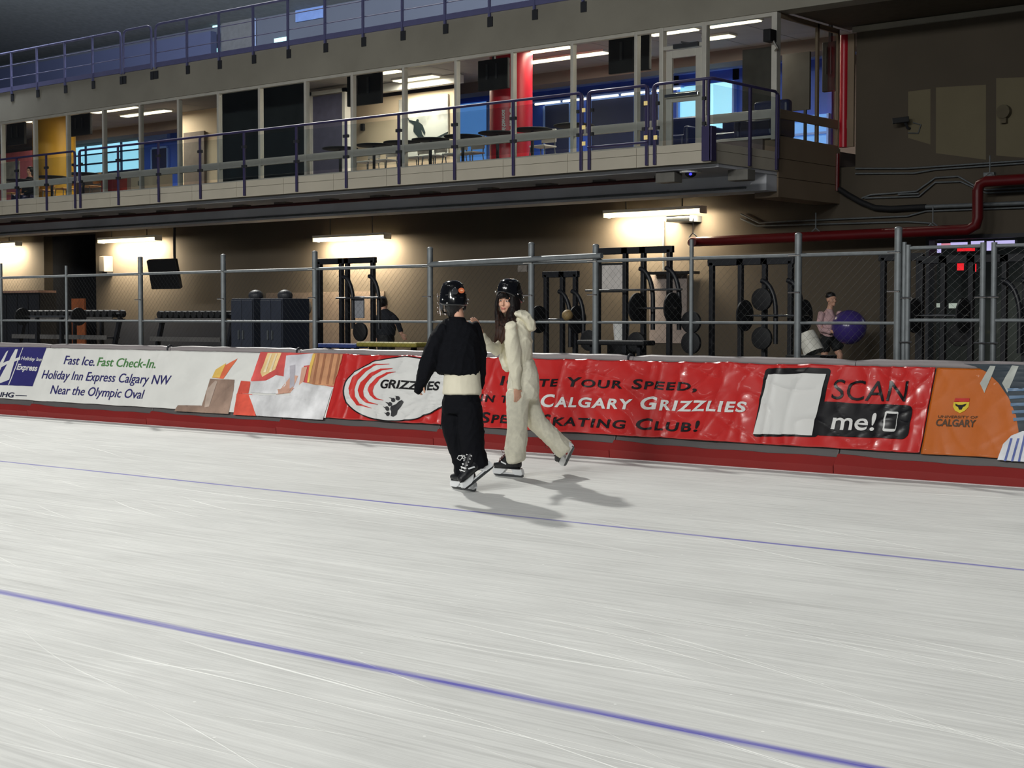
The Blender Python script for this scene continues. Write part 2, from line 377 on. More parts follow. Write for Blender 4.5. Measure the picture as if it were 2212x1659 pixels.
# door in the glazing
x0, x1 = mx[17], mx[18]; zt = ZGT - .43
b = B(); b.box(x0 - .05, x0 + .04, YG - .06, YG + .07, ZS - .25, ZGT).box(x1 - .05, x1 + .05, YG - .06, YG + .07, ZS - .02, ZGT).box(x0 + .04, x1 - .05, YG - .05, YG + .05, zt, zt + .07).box(x0 + .04, x1 - .05, YG - .05, YG + .05, ZGT - .07, ZGT)
dr = struct('door_1', b, M_ALU, bevel=.006)
obj('pane', B().box(x0 + .05, x1 - .05, YG, YG + .008, zt + .07, ZGT - .07), M_GLASS, dr)
a0, a1 = x0 + .09, x1 - .07; zb = ZS - .2
b = B(); b.box(a0, a0 + .13, YG - .03, YG + .03, zb, zt - .02).box(a1 - .13, a1, YG - .03, YG + .03, zb, zt - .02).box(a0 + .13, a1 - .13, YG - .03, YG + .03, zt - .16, zt - .02).box(a0 + .13, a1 - .13, YG - .03, YG + .03, zb, zb + .14).box(a0 + .13, a1 - .13, YG - .03, YG + .03, ZS + .82, ZS + 1.0)
lf = obj('door_leaf', b, M_ALU, dr, bevel=.006)
obj('pane', B().box(a0 + .13, a1 - .13, YG, YG + .008, zb + .14, zt - .16), M_GLASS, lf)
obj('push_bar', B().bar((a0 + .02, YG - .09, ZS + .93), (a1 - .02, YG - .09, ZS + .93), .05, .07), M_CHROME, lf, bevel=.01)
obj('door_closer', B().box(a0 + .2, a0 + .75, YG - .1, YG - .03, zt + .0, zt + .08).bar((a0 + .4, YG - .12, zt + .1), (a1 - .1, YG - .06, zt + .04), .03, .03), M_DKGREY, dr)
# box camera on the corner mullion
t = thing('security_camera', 'small black camera on a bracket at the top of the glazing corner', 'camera', (XC - .2, YG - .15, 6.2))
c = atY(1664, 76, YG - .2)
obj('housing', B().box(c.x - .09, c.x + .06, YG - .3, YG - .08, c.z - .12, c.z + .1), M_BLACK, t, bevel=.012)
obj('bracket', B().tube([(c.x + .05, YG - .18, c.z - .1), (c.x + .1, YG - .12, c.z - .22), (XC - .02, YG - .07, c.z - .26)], .022), M_CHROME, t)

# --- balcony guard railings
M_RGLASS = glass_mat('railing_glass', (.88, .91, .92))
ZH = ZD + 1.075
def posts_x(l): return [atY(p, 440 - .085 * p, YD).x for p in l]
def railing(label, x0, x1, posts, group='guard railings along the balcony edge', endL=True, endR=True, corner=False, bottom=False):
    t = thing('guard_railing', label, 'railing', ((x0 + x1) / 2, YD - .06, ZDB + .02), group)
    y = YD - .06; pts = []
    if endL: pts += [(x0, y, ZD + .35), (x0, y, ZH - .08), (x0 + .025, y, ZH - .025)]
    pts += [(x0 + .08 if endL else x0, y, ZH)]
    if corner: pts += [(XC + .0, y, ZH), (XC + .06, y + .06, ZH), (XC + .06, YG - .2, ZH), (XC + .06, YG - .1, ZH - .06), (XC + .06, YG - .09, ZD - .1)]
    else:
        pts += [(x1 - .08, y, ZH), (x1 - .025, y, ZH - .025), (x1, y, ZH - .08), (x1, y, ZD + .35)] if endR else [(x1, y, ZH)]
    obj('handrail', B().tube(pts, .026, 10), M_PURP, t, smooth=60)
    for p in posts:
        obj('post', B().box(p - .028, p + .028, y - .012, y + .022, ZDB + .02, ZH - .02), M_PURP, t, bevel=.004)
    allx = sorted([x0 + .05] + posts + [x1 - .05])
    for a, c in zip(allx, allx[1:]):
        if c - a < .3: continue
        obj('glass_panel', B().box(a + .05, c - .05, y, y + .01, ZD + .1, ZH - .1), M_RGLASS, t)
        for q in (a + .04, c - .04):
            [obj('clamp', B().box(q - .03, q + .03, y - .02, y + .03, ZD + zc, ZD + zc + .06), M_DKGREY, t) for zc in (.3, .72)]
    if bottom: obj('bottom_rail', B().tube([(x0, y, ZD + .1), (x1, y, ZD + .1)], .022, 8), M_PURP, t, smooth=60)
    if corner:
        ys = [y, (y + YG) / 2 + .1, YG - .12]
        for q in ys[1:]:
            obj('post', B().box(XC + .03, XC + .075, q - .028, q + .028, ZDB + .02, ZH - .02), M_PURP, t, bevel=.004)
        for a, c in zip(ys, ys[1:]):
            obj('glass_panel', B().box(XC + .05, XC + .06, a + .06, c - .06, ZD + .1, ZH - .1), M_RGLASS, t)
        obj('corner_plate', B().box(XC - .12, XC + .06, y - .03, y + .0, ZDB + .02, ZD + .28).box(XC + .03, XC + .08, y - .03, y + .12, ZDB + .02, ZD + .28), M_PURP, t, bevel=.006)
        for q in (XC - .1, XC + .0): obj('post', B().box(q - .018, q + .018, y - .012, y + .02, ZD + .28, ZH - .02), M_PURP, t)
    return t
X1, X2, X3, X4, X5 = posts_x([168, 176, 1262, 1274, 1404]); X6 = posts_x([1415])[0]
railing('purple guard railing section at the left edge, in front of the yellow column', XL + 20, X1, [x for x in posts_x([-90, -25, 41, 105]) if x > XL + 20] + [X1 - .03], endL=False)
railing('longest purple guard railing section with glass panels, in front of the lounge windows', X2, X3, [X2 + .03] + posts_x([260, 347, 437, 532, 645, 752, 866, 986, 1113]) + [X3 - .03])
g = railing('short purple gate section of the railing with bottom rail, left of the glazed door', X4, X5, [X4 + .03, X5 - .03], bottom=True)
for px, py in ((1261, 238), (1261, 275), (1395, 223), (1395, 297), (1416, 297), (1261, 310)):
    q = atY(px, py, YD - .09); obj('reflector', B().box(q.x - .035, q.x + .035, YD - .1, YD - .085, q.z - .035, q.z + .035), mat('reflector_yellow', (250, 226, 150), .3, emit=(255, 225, 150), es=.25), g)
railing('purple guard railing section turning the balcony corner by the glazed door', X6, XC, [X6 + .03], corner=True)

# --- upper walkway railing on the concrete beam
def upper_railing(label, pxs, ends):
    xs = [atY(p, 200 - .158 * p, YG - .1).x for p in pxs]; y = YG - .11; zt = ZUB + 1.04
    t = thing('walkway_railing', label, 'railing', ((xs[0] + xs[-1]) / 2, y, ZUB - .1), 'railings of the upper walkway')
    pts = ([(xs[0], y, ZUB - .05), (xs[0], y, zt - .14), (xs[0] + .04, y, zt - .04), (xs[0] + .14, y, zt)] if ends[0] else [(xs[0], y, zt)]) + \
          ([(xs[-1] - .14, y, zt), (xs[-1] - .04, y, zt - .04), (xs[-1], y, zt - .14), (xs[-1], y, ZUB - .05)] if ends[1] else [(xs[-1], y, zt)])
    obj('handrail', B().tube(pts, .03, 10), M_UPRAIL, t, smooth=60)
    for k, x in enumerate(xs):
        if not (ends[0] and k == 0 or ends[1] and k == len(xs) - 1): obj('post', B().box(x - .025, x + .025, y - .025, y + .02, ZUB - .1, zt), M_UPRAIL, t)
        obj('bracket', B().box(x - .07, x + .07, YG - .1, YG - .08, ZUB - .3, ZUB - .1), M_DKGREY, t)
    for z in (.34, .69): obj('wire', B().tube([(xs[0], y, ZUB + z), (xs[-1], y, ZUB + z)], .012, 6), M_UPRAIL, t)
    obj('kick_plate', B().box(xs[0], xs[-1], y - .01, y + .01, ZUB - .02, ZUB + .1), M_UPRAIL, t)
upper_railing('grey-blue walkway railing section leaving the photo at top left', [-150, -90, -32, 26, 81, 141, 201, 262], (0, 1))
upper_railing('short rounded grey-blue walkway railing piece between the two long sections', [268, 328], (1, 1))
upper_railing('long grey-blue walkway railing section right of the rounded short piece', [337, 405, 474, 548, 623, 703, 785, 870, 962, 1058, 1155, 1260], (1, 0))
# --- upper hall behind the walkway
M_UPW = mat('blue_grey_wall', (80, 86, 100), .9, var=.05, scale=.4)
UY = 34.0
struct('wall_upper', B().box(XL - 12, -6, UY, UY + .2, ZUB - .3, 17), M_UPW)
b = B(); b.prism([(XL, 27.0, 12.2), (XL, 34, 11.0), (XL, 34, 11.4), (XL, 27, 12.6)], (55, 0, 0)); struct('ceiling', b, mat('pale_roof_deck', (120, 128, 132), .9))
q0, q1 = atY(-60, 330, UY - .5), atY(470, 40, UY - .5)
struct('wall_upper', B().box(q0.x - 4, atY(455, 70, UY - .45).x, UY - .45, UY - .2, ZUB - .1, atY(300, 95, UY - .45).z), mat('deep_blue_panel', (66, 74, 106), .8, var=.06, scale=.6))
def up_rect(x0, y0, x1, y1, dy=0): 
    p, q = atY(x0, y0, UY - dy), atY(x1, y1, UY - dy); return min(p.x, q.x), max(p.x, q.x), min(p.z, q.z), max(p.z, q.z)
M_CYAN = mat('bright_window', (190, 240, 240), .3, var=.03, emit=(168, 236, 240), es=1.0)
for n, (rects, m) in enumerate([(((459, -40, 475, 29), (459, 33, 472, 44), (461, 47, 473, 58)), M_CYAN), (((594, 84, 622, 95),), M_CYAN), (((456, 107, 475, 117),), M_CYAN), (((628, -20, 702, 10),), M_DAYB), (((640, 12, 700, 38),), mat('sky_pane', (96, 120, 170), .3, emit=(80, 110, 170), es=.25))]):
    b = B()
    for r in rects:
        x0, x1, z0, z1 = up_rect(*r, dy=.02); b.box(x0, x1, UY - .06, UY - .02, z0, z1)
    struct('window_%d' % (40 + n), b, m)
x0, x1, z0, z1 = up_rect(546, 12, 595, 102, .1)
b = B().box(x0, x0 + .05, UY - .12, UY - .02, z0, z1).box(x0, x1, UY - .12, UY - .02, z1 - .12, z1).box(x0, x1, UY - .12, UY - .02, z0, z0 + .12).box(x0, x1, UY - .12, UY - .02, z1 + .25, z1 + .5)
struct('door_2', b, mat('blue_white_frame', (175, 195, 235), .5))
x0, x1, z0, z1 = up_rect(478, -30, 545, 110, .08); struct('wall_upper', B().box(x0, x1, UY - .1, UY - .03, z0, z1), mat('grey_pier', (92, 94, 98), .9))
# ================================================================ LOUNGE CONTENT
def rectY(x0, y0, x1, y1, Y):
    p, q = atY(x0, y0, Y), atY(x1, y1, Y); return min(p.x, q.x), max(p.x, q.x), min(p.z, q.z), max(p.z, q.z)
# blue end wall with its windows
def X_(px, Y, py=250): return atY(px, py, Y).x
zh = atY(1400, 192, YL).z; zh2 = atY(1400, 172, YL).z
b = B()
for p0, p1 in ((985, 1470), (1515, 1532), (1586, 1800), (308, 470)): b.box(X_(p0, YL), X_(p1, YL), YL - .08, YL, ZS, zh2 + .1)
b.box(X_(1460, YL), X_(1600, YL), YL - .08, YL, atY(1530, 180, YL).z, zh2 + .1)
struct('wall_blue', b, M_BLUEW)
struct('trim_6', B().box(X_(1150, YL), XC, YL - .22, YL - .08, zh2, zh2 + .13), M_BLUEH)  # lit header: its sheen is painted in as a lighter blue
struct('trim_7', B().box(X_(308, YL), X_(372, YL), YL - .2, YL - .08, zh2 - .1, zh2 + .05), M_BLUEH)
k = 50
for (p0, p1, y0, y1, m) in ((1470, 1515, 186, 330, M_DAY), (1532, 1586, 178, 330, M_DAY), (992, 1056, 222, 352, M_DAYB), (150, 304, 312, 372, M_DAY), (1690, 1790, 250, 320, M_DAYB), (1600, 1690, 252, 310, M_DAY)):
    x0, x1 = X_(p0, YL - .1), X_(p1, YL - .1); z0, z1 = sorted((atY((p0 + p1) / 2, y0, YL - .1).z, atY((p0 + p1) / 2, y1, YL - .1).z)); z0 = max(z0, ZS + .05)
    wn = struct('window_%d' % k, B().box(x0, x1, YL - .12, YL - .09, z0, z1), m); k += 1
    f = B().box(x0 - .05, x0, YL - .2, YL - .08, z0, z1).box(x1, x1 + .05, YL - .2, YL - .08, z0, z1).box(x0, x1, YL - .2, YL - .08, z0 - .04, z0)
    n = max(1, int((x1 - x0) / .9))
    for i in range(1, n): f.box(x0 + (x1 - x0) * i / n - .025, x0 + (x1 - x0) * i / n + .025, YL - .18, YL - .08, z0, z1)
    if p1 - p0 > 80: f.box(x0, x1, YL - .18, YL - .08, z0 + .28, z0 + .33).box(x0, x1, YL - .18, YL - .08, z0 + .6, z0 + .64)
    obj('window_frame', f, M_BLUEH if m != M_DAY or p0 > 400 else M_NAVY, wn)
# navy doors in the blue wall
for i, (p0, p1) in enumerate(((1180, 1232), (1280, 1372), (1380, 1425), (330, 362))):
    x0, x1 = X_(p0, YL - .1), X_(p1, YL - .1); zt = ZS + 2.15
    d = struct('door_%d' % (5 + i), B().box(x0, x1, YL - .14, YL - .08, ZS, zt), M_NAVY)
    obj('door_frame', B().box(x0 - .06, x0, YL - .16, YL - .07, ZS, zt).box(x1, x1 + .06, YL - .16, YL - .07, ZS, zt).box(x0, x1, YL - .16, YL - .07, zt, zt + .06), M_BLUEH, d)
# added glowing strip above the doors, standing in for a reflection of lamps
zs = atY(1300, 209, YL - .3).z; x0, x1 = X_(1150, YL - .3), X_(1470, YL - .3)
t = thing('reflection_strip', 'thin glowing strip added for a reflection along the blue wall above the navy doors', 'glow strip', ((x0 + x1) / 2, YL - .3, zs))
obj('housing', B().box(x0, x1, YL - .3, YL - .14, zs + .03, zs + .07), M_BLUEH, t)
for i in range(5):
    a = x0 + (x1 - x0) * i / 5; obj('tube', B().cyl((a + .05, YL - .25, zs), (a + (x1 - x0) / 5 - .05, YL - .25, zs), .025, 8), M_TUBEC, t)  # housing and tubes are added; the glow imitates reflected light
# ceiling lights
LR = [((1116, 139), (1311, 114)), ((1113, 118), (1233, 101)), ((822, 159), (863, 153)), ((855, 176), (943, 165)), ((197, 243), (300, 232)), ((268, 252), (363, 239)), ((52, 263), (98, 258)), ((80, 273), (144, 268)), ((1408, 77), (1500, 62)), ((1528, 85), (1580, 77)), ((1527, 58), (1640, 44)), ((560, 178), (640, 166))]
NL = ['long lit ceiling light seen whole right of the red column', 'thin lit ceiling light just under the beam above the red column', 'short lit ceiling light beside the hanging monitor over the beige room',
      'lit ceiling light above the wall mural', 'thin lit ceiling light under the beam above the bright left windows', 'lit ceiling light in front of the blue doorway at left',
      'smallest lit ceiling light, above the red wall board', 'lit ceiling light above the yellow column', 'lit ceiling light just under the beam above the glazed door', 'wedge of lit ceiling light right of the glazed door',
      'lit ceiling light under the beam at the glazing corner', 'lit ceiling light over the dark bay']
for ((a, b_), lab) in zip(LR, NL):
    p, q = atZ(*a, ZCL - .06), atZ(*b_, ZCL - .06); y = (p.y + q.y) / 2; y = max(y, YG + .5)
    t = thing('ceiling_light', lab, 'ceiling light', ((p.x + q.x) / 2, y, ZCL - .06), 'ceiling lights of the lounge')
    x0, x1 = sorted((p.x, q.x))
    obj('frame', B().box(x0 - .03, x1 + .03, y - .17, y + .17, ZCL - .05, ZCL - .01), M_WHITE, t)
    obj('diffuser', B().box(x0, x1, y - .13, y + .13, ZCL - .075, ZCL - .05), M_TUBEC, t)
    lamp('ceiling_light_glow', 'AREA', ((x0 + x1) / 2, y, ZCL - .09), ((x0 + x1) / 2, y, 0), 60, (1, .9, .74), shape='RECTANGLE', size=abs(x1 - x0), size_y=.25)
# columns
def column(px, D, r, m, top=None):
    c = atY(px, 300, D); return struct('column', B().cyl((c.x, c.y, ZS), (c.x, c.y, ZCL), r, 32), m, smooth=40), c
rc, c = column(1104, 27.0, .48, M_REDC)
yc, c2 = column(117, 27.3, .62, M_YELC)
FONT_CACHE = {}
def text_mesh(s, smallcaps=False, bold=0., shear=0., space=1.):
    cu = bpy.data.curves.new('lettering', 'FONT'); cu.body = s; cu.offset = bold; cu.shear = shear; cu.resolution_u = 4; cu.space_character = space; cu.small_caps_scale = .78
    if smallcaps:
        for i, f in enumerate(cu.body_format): f.use_small_caps = True
    o = bpy.data.objects.new('t', cu); SC.collection.objects.link(o)
    me = bpy.data.meshes.new_from_object(o.evaluated_get(bpy.context.evaluated_depsgraph_get()))
    bpy.data.objects.remove(o); bpy.data.curves.remove(cu)
    vs = [tuple(v.co) for v in me.vertices]; fs = [tuple(p.vertices) for p in me.polygons]; bpy.data.meshes.remove(me)
    return vs, fs
_v, _ = text_mesh('H'); CAPH = max(v[1] for v in _v)
# lettering that runs up the red column
def wrap_text(s, cx, cy, r, ang, z0, z1, th, m, parent):
    vs, fs = text_mesh(s, bold=.03); xs = [v[0] for v in vs]; x0, x1 = min(xs), max(xs); out = []
    for v in vs:
        a = ang - v[1] / CAPH * th / r; z = z1 - (v[0] - x0) / (x1 - x0) * (z1 - z0)
        out.append((cx + (r + .006) * math.cos(a), cy + (r + .006) * math.sin(a), z))
    b = B(); b.add(out, fs); obj('lettering', b, m, parent)
ca = math.atan2(-c.y, -c.x)
wrap_text('Start', c.x, c.y, .48, ca - .05, atY(1078, 290, 26.6).z, atY(1078, 235, 26.6).z, -.13, M_WHITE, rc)
wrap_text('something', c.x, c.y, .48, ca - .42, atY(1068, 294, 26.6).z, atY(1068, 240, 26.6).z, -.09, M_WHITE, rc)
# red column in a wall window right of the balcony corner
pA, pB, pC_ = atY(1816, 200, YW), atY(1833, 200, YW), atY(1847, 200, YW); zc0, zc1 = atY(1830, 318, YW).z, atY(1830, 76, YW).z
wn = struct('window_31', B().box(pB.x, pC_.x, YW - .05, YW - .0, zc0, zc1).box(XC + .02, pA.x, YW - .05, YW - .0, zc0, zc1).box(pA.x, pB.x, YW - .05, YW, ZT0, ZT1), M_FASCD)
struct('column', B().tube([((pA.x + pB.x) / 2, YW - .02, zc0), ((pA.x + pB.x) / 2, YW - .02, zc1)], abs(pB.x - pA.x) * .5, 20), M_REDC, smooth=40)
# bulkhead band under the lounge ceiling at the back
struct('beam', B().box(XL, XC - .3, 30.0, 30.6, ZCL - .28, ZCL), M_TAUPE)
struct('beam', B().box(X_(1100, 29.2), XC - .3, 30.9, 31.3, zh2 + .15, zh2 + .34), mat('brown_bulkhead', (150, 118, 84), .7))
# beige room with white header, grey door, mural
YR = 29.0
bx0, bx1 = X_(745, YR), X_(985, YR)
struct('wall_beige', B().box(bx0, bx1, YR, YR + .15, ZS, ZCL - .3), M_BEIGE)
struct('trim_8', B().box(X_(662, YR - .3), X_(990, YR - .3), YR - .3, YR - .1, atY(760, 212, YR).z, atY(760, 195, YR).z), M_WHITE)
gd = struct('door_3', B().box(X_(676, 28.2), X_(742, 28.2), 28.2, 28.3, ZS, atY(710, 205, 28.2).z), mat('blue_grey_door', (96, 96, 124), .6))
z1 = atY(710, 203, 28.2).z
obj('door_frame', B().box(X_(668, 28.2), X_(676, 28.2), 28.15, 28.35, ZS, z1 + .1).box(X_(742, 28.2), X_(748, 28.2), 28.15, 28.35, ZS, z1 + .1).box(X_(668, 28.2), X_(748, 28.2), 28.15, 28.35, z1, z1 + .1), M_WHITE, gd)
struct('wall_dark', B().box(X_(470, 26.2), X_(658, 26.2), 26.2, 26.35, ZS, ZCL), mat('dark_curtain_wall', (34, 40, 44), .9, var=.2, scale=2))
struct('wall_beige', B().box(X_(390, 29), X_(470, 29), 29.0, 29.1, ZS, ZCL), M_BEIGE)
struct('door_4', B().box(X_(396, 28.9), X_(440, 28.9), 28.9, 28.97, ZS, ZS + 2.1), mat('taupe_door', (112, 100, 92), .7))
# mural of a skier in spray
x0, x1, z0, z1 = rectY(862, 216, 968, 335, YR - .05)
def mural_mat():
    m = mat('mural_print', (200, 200, 196), .6, var=.0); nt = m.node_tree; N, L = nt.nodes, nt.links; tc = N.new('ShaderNodeTexCoord')
    n = N.new('ShaderNodeTexNoise'); n.inputs['Scale'].default_value = 1.6; n.inputs['Detail'].default_value = 8; L.new(tc.outputs['Object'], n.inputs['Vector'])
    sp = N.new('ShaderNodeSeparateXYZ'); L.new(tc.outputs['Object'], sp.inputs[0])
    ad = N.new('ShaderNodeMath'); ad.operation = 'MULTIPLY_ADD'; ad.inputs[1].default_value = -.22; ad.inputs[2].default_value = .32; L.new(sp.outputs[2], ad.inputs[0])
    a2 = N.new('ShaderNodeMath'); L.new(ad.outputs[0], a2.inputs[0]); L.new(n.outputs[0], a2.inputs[1])
    r = N.new('ShaderNodeValToRGB'); r.color_ramp.elements[0].position = .3; r.color_ramp.elements[0].color = (.12, .12, .12, 1); r.color_ramp.elements[1].position = .62; r.color_ramp.elements[1].color = (.62, .62, .58, 1)
    L.new(a2.outputs[0], r.inputs[0]); L.new(r.outputs[0], N['Principled BSDF'].inputs['Base Color']); return m
mu = tag(obj('wall_mural', B().box(x0, x1, YR - .06, YR - .02, z0, z1), mural_mat()), 'grey printed mural of a skier in snow spray on the lounge wall', 'mural')
def Q(px, py, Y=YR - .07): return atY(px, py, Y)
sk = [(900, 262), (884, 259), (880, 250), (883, 262), (894, 270), (893, 284), (903, 297), (905, 308), (911, 307), (913, 300), (919, 307), (920, 300), (912, 290), (910, 280), (917, 292), (919, 286), (913, 270), (907, 265)]
hd = [(902 + 3 * math.cos(a), 261 + 4 * math.sin(a)) for a in [i * .7 for i in range(9)]]
b = B(); b.prism([Q(*p) for p in sk], (0, -.004, 0)); b.prism([Q(*p) for p in hd], (0, -.004, 0)); b.prism([Q(*p) for p in ((928, 304), (968, 284), (968, 288), (932, 308))], (0, -.004, 0))
obj('printed_figure', b, mat('print_dark', (30, 44, 48), .6), mu)
tag(obj('wall_phone', B().box(*rectY(781, 268, 787, 282, YR - .03)[:2], YR - .08, YR, *rectY(781, 268, 787, 282, YR - .03)[2:]), M_BLACK, bevel=.01), 'small black wall phone on the beige lounge wall', 'phone')
# hanging monitors
def monitor(px0, py0, px1, py1, Y, label, tilt=0.):
    x0, x1, z0, z1 = rectY(px0, py0, px1, py1, Y); c = ((x0 + x1) / 2, Y, z0)
    t = thing('hanging_monitor', label, 'monitor', c, 'monitors hung from the lounge ceiling')
    obj('casing', B().box(x0, x1, Y, Y + .09, z0, z1), M_BLACK, t, bevel=.015)
    obj('back_plate', B().box(x0 + (x1 - x0) * .3, x0 + (x1 - x0) * .36, Y - .03, Y, z0 + (z1 - z0) * .35, z1 - .1).box(x0 + (x1 - x0) * .62, x0 + (x1 - x0) * .68, Y - .03, Y, z0 + (z1 - z0) * .35, z1 - .1), M_DKGREY, t)
    obj('ceiling_mount', B().box((x0 + x1) / 2 - .03, (x0 + x1) / 2 + .03, Y + .02, Y + .08, z1, ZCL), M_DKGREY, t)
monitor(749, 164, 822, 222, 26.0, 'black monitor hung in front of the beige room')
monitor(1032, 132, 1096, 190, 26.0, 'black monitor hung left of and above the red column')
monitor(1314, 84, 1402, 150, 26.0, 'black monitor hung nearest the glazed door')
monitor(150, 250, 194, 290, 26.2, 'black monitor hung right of the yellow column')
monitor(14, 268, 52, 311, 26.2, 'black monitor hung left of the yellow column')
# partition boards at the corner
for i, (p0, y0, p1, y1, Y, lab) in enumerate(((1604, 108, 1672, 242, 26.4, 'grey freestanding partition board left of the corner mullion'), (1690, 118, 1748, 236, 27.6, 'grey freestanding partition board right of the corner mullion'))):
    x0, x1, z0, z1 = rectY(p0, y0, p1, y1, Y)
    t = thing('partition_board', lab, 'partition', ((x0 + x1) / 2, Y, ZS))
    obj('board', B().box(x0, x1, Y, Y + .06, z0, z1), mat('grey_board', (72, 69, 65), .9), t)
    for q in (x0 + .1, x1 - .1): obj('leg', B().box(q - .025, q + .025, Y, Y + .05, ZS, z0).box(q - .03, q + .03, Y - .25, Y + .3, ZS, ZS + .04), M_DKGREY, t)
monitor(1776, 92, 1806, 196, 27.4, 'black monitor hung behind the side glazing next to the tall red column')
# tables and chairs along the glazing
def make_table(x, y, label):
    t = thing('lounge_table', label, 'table', (x, y, ZS), 'dark round tables along the glazing')
    obj('tabletop', B().lathe([(.1, .7), (.38, .7), (.42, .715), (.42, .735), (.38, .745), (.1, .745)], (x, y, ZS), 28), M_BLACK, t, smooth=40)
    obj('pedestal', B().cyl((x, y, ZS + .03), (x, y, ZS + .7), .035, 12), M_DKGREY, t, smooth=40)
    obj('base', B().lathe([(.02, 0), (.27, 0), (.27, .015), (.05, .05), (.02, .05)], (x, y, ZS), 24), M_DKGREY, t, smooth=40)
    return t
def make_chair(x, y, label, m, group):
    t = thing('lounge_chair', label, 'chair', (x, y, ZS), group)
    obj('seat', B().box(x - .22, x + .22, y - .2, y + .22, ZS + .43, ZS + .47), m, t, bevel=.02)
    obj('backrest', B().box(x - .2, x + .2, y + .2, y + .235, ZS + .55, ZS + .84), m, t, bevel=.015)
    for sx in (-1, 1):
        for sy in (-1, 1):
            obj('leg', B().tube([(x + sx * .19, y + sy * .17, ZS + .43), (x + sx * .22, y + sy * .22, ZS)], .013, 8), M_STEEL, t)
        obj('back_post', B().tube([(x + sx * .17, y + .2, ZS + .43), (x + sx * .17, y + .235, ZS + .8)], .013, 8), M_STEEL, t)
    return t
M_PINKW = mat('white_plastic_seat', (226, 220, 214), .5, var=.04)
ch = make_chair(0, 0, '', M_PINKW, 'white chairs at the lounge tables')
chairs = [(794, 'white lounge chair under the left end of the beige wall'), (833, 'white lounge chair second along the beige wall'), (902, 'white lounge chair below the mural skier'), (938, 'white lounge chair under the right half of the mural'), (982, 'white lounge chair right of the mural'), (1018, 'white lounge chair just left of the red column'), (1172, 'white lounge chair right of the red column')]
for i, (px, lab) in enumerate(chairs):
    q = atY(px, 350, 26.4); o = ch if i == 0 else dup(ch, (q.x, 26.4, ZS)); o.location = (q.x, 26.4, ZS); o['label'] = lab
tb = make_table(0, 0, '')
tabs = [(735, 25.7, 'dark round table in front of the grey-blue lounge door'), (808, 25.7, 'dark round table under the beige lounge wall, left one'), (868, 25.7, 'dark round table by the railing post left of the mural'), (930, 25.7, 'dark round table under the mural skier'), (1000, 25.7, 'dark round table right of the mural'), (1075, 25.7, 'dark round table in front of the red column'), (1150, 25.7, 'dark round table right of the red column'), (1240, 25.7, 'dark round table in front of the navy doors')]
for i, (px, y, lab) in enumerate(tabs):
    q = atY(px, 350, y); o = tb if i == 0 else dup(tb, (q.x, y, ZS)); o.location = (q.x, y, ZS); o['label'] = lab
# dark armchairs by the door and corner
def armchair(px, Y, label):
    x = atY(px, 290, Y).x; t = thing('armchair', label, 'armchair', (x, Y, ZS), 'dark armchairs near the glazed door')
    obj('seat', B().box(x - .36, x + .36, Y - .32, Y + .3, ZS + .12, ZS + .44), M_NAVY, t, bevel=.06, seg=3)
    obj('backrest', B().box(x - .38, x + .38, Y + .22, Y + .42, ZS + .12, ZS + .86), M_NAVY, t, bevel=.07, seg=3)
    for s in (-1, 1): obj('arm', B().box(x + s * .4 - .07, x + s * .4 + .07, Y - .32, Y + .35, ZS + .12, ZS + .6), M_NAVY, t, bevel=.05, seg=3)
    obj('base', B().box(x - .34, x + .34, Y - .28, Y + .32, ZS, ZS + .12), M_BLACK, t)
armchair(1464, 26.6, 'dark armchair seen through the glazed door'); armchair(1580, 26.9, 'dark armchair just right of the glazed door'); armchair(1650, 25.6, 'dark armchair at the glazing corner under the grey partition board')
# left part: red wall board, cabinets, red box, seated person
x0, x1, z0, z1 = rectY(-20, 335, 84, 440, 28.6)
tag(obj('wall_board', B().box(x0, x1, 28.6, 28.7, ZS, z1), mat('dusty_red_board', (176, 96, 108), .7), bevel=.01), 'dusty red display board left of the yellow column', 'display board')
x0, x1, z0, z1 = rectY(8, 350, 38, 395, 28.5)
tag(obj('pinned_poster', B().box(x0, x1, 28.57, 28.59, z0, z1), mat('grey_print', (150, 148, 140), .7, var=.3, scale=5)), 'grey poster pinned on the dusty red board', 'poster')
for i, (p0, p1, lab) in enumerate(((282, 303, 'beige cabinet left of the two under the bright windows'), (310, 344, 'beige cabinet right of the two under the bright windows'))):
    x0, x1, _, _ = rectY(p0, 380, p1, 410, 26.6); t = thing('cabinet', lab, 'cabinet', ((x0 + x1) / 2, 26.8, ZS), 'beige cabinets in the lounge')
    obj('carcass', B().box(x0, x1, 26.62, 27.05, ZS, ZS + .78), M_BEIGE, t, bevel=.005); d = obj('door', B().box(x0 + .02, x1 - .02, 26.6, 26.62, ZS + .05, ZS + .75), M_BEIGE, t, bevel=.004)
    obj('handle', B().box(x1 - .08, x1 - .06, 26.58, 26.6, ZS + .4, ZS + .52), M_STEEL, d)
x0, x1, _, _ = rectY(231, 380, 256, 420, 26.4)
t = thing('storage_bin', 'dark red box below the bright left windows', 'bin', ((x0 + x1) / 2, 26.4, ZS)); obj('body', B().box(x0, x1, 26.2, 26.7, ZS, ZS + .7), mat('dark_red_plastic', (140, 30, 38), .5), t, bevel=.02); obj('lid', B().box(x0 - .02, x1 + .02, 26.18, 26.72, ZS + .7, ZS + .75), M_BLACK, t, bevel=.015)
for i, (px, lab) in enumerate(((40, 'left dark round table near the seated person'), (112, 'dark round table in front of the yellow column'), (180, 'dark round table below the bright left windows'))):
    q = atY(px, 410, 25.7); o = dup(tb, (q.x, 25.7, ZS)); o['label'] = lab
M_WOODS = mat('light_wood_seat', (206, 150, 92), .6, var=.1, scale=4)
cw = make_chair(0, 0, '', M_WOODS, 'light wood chairs at the left tables')
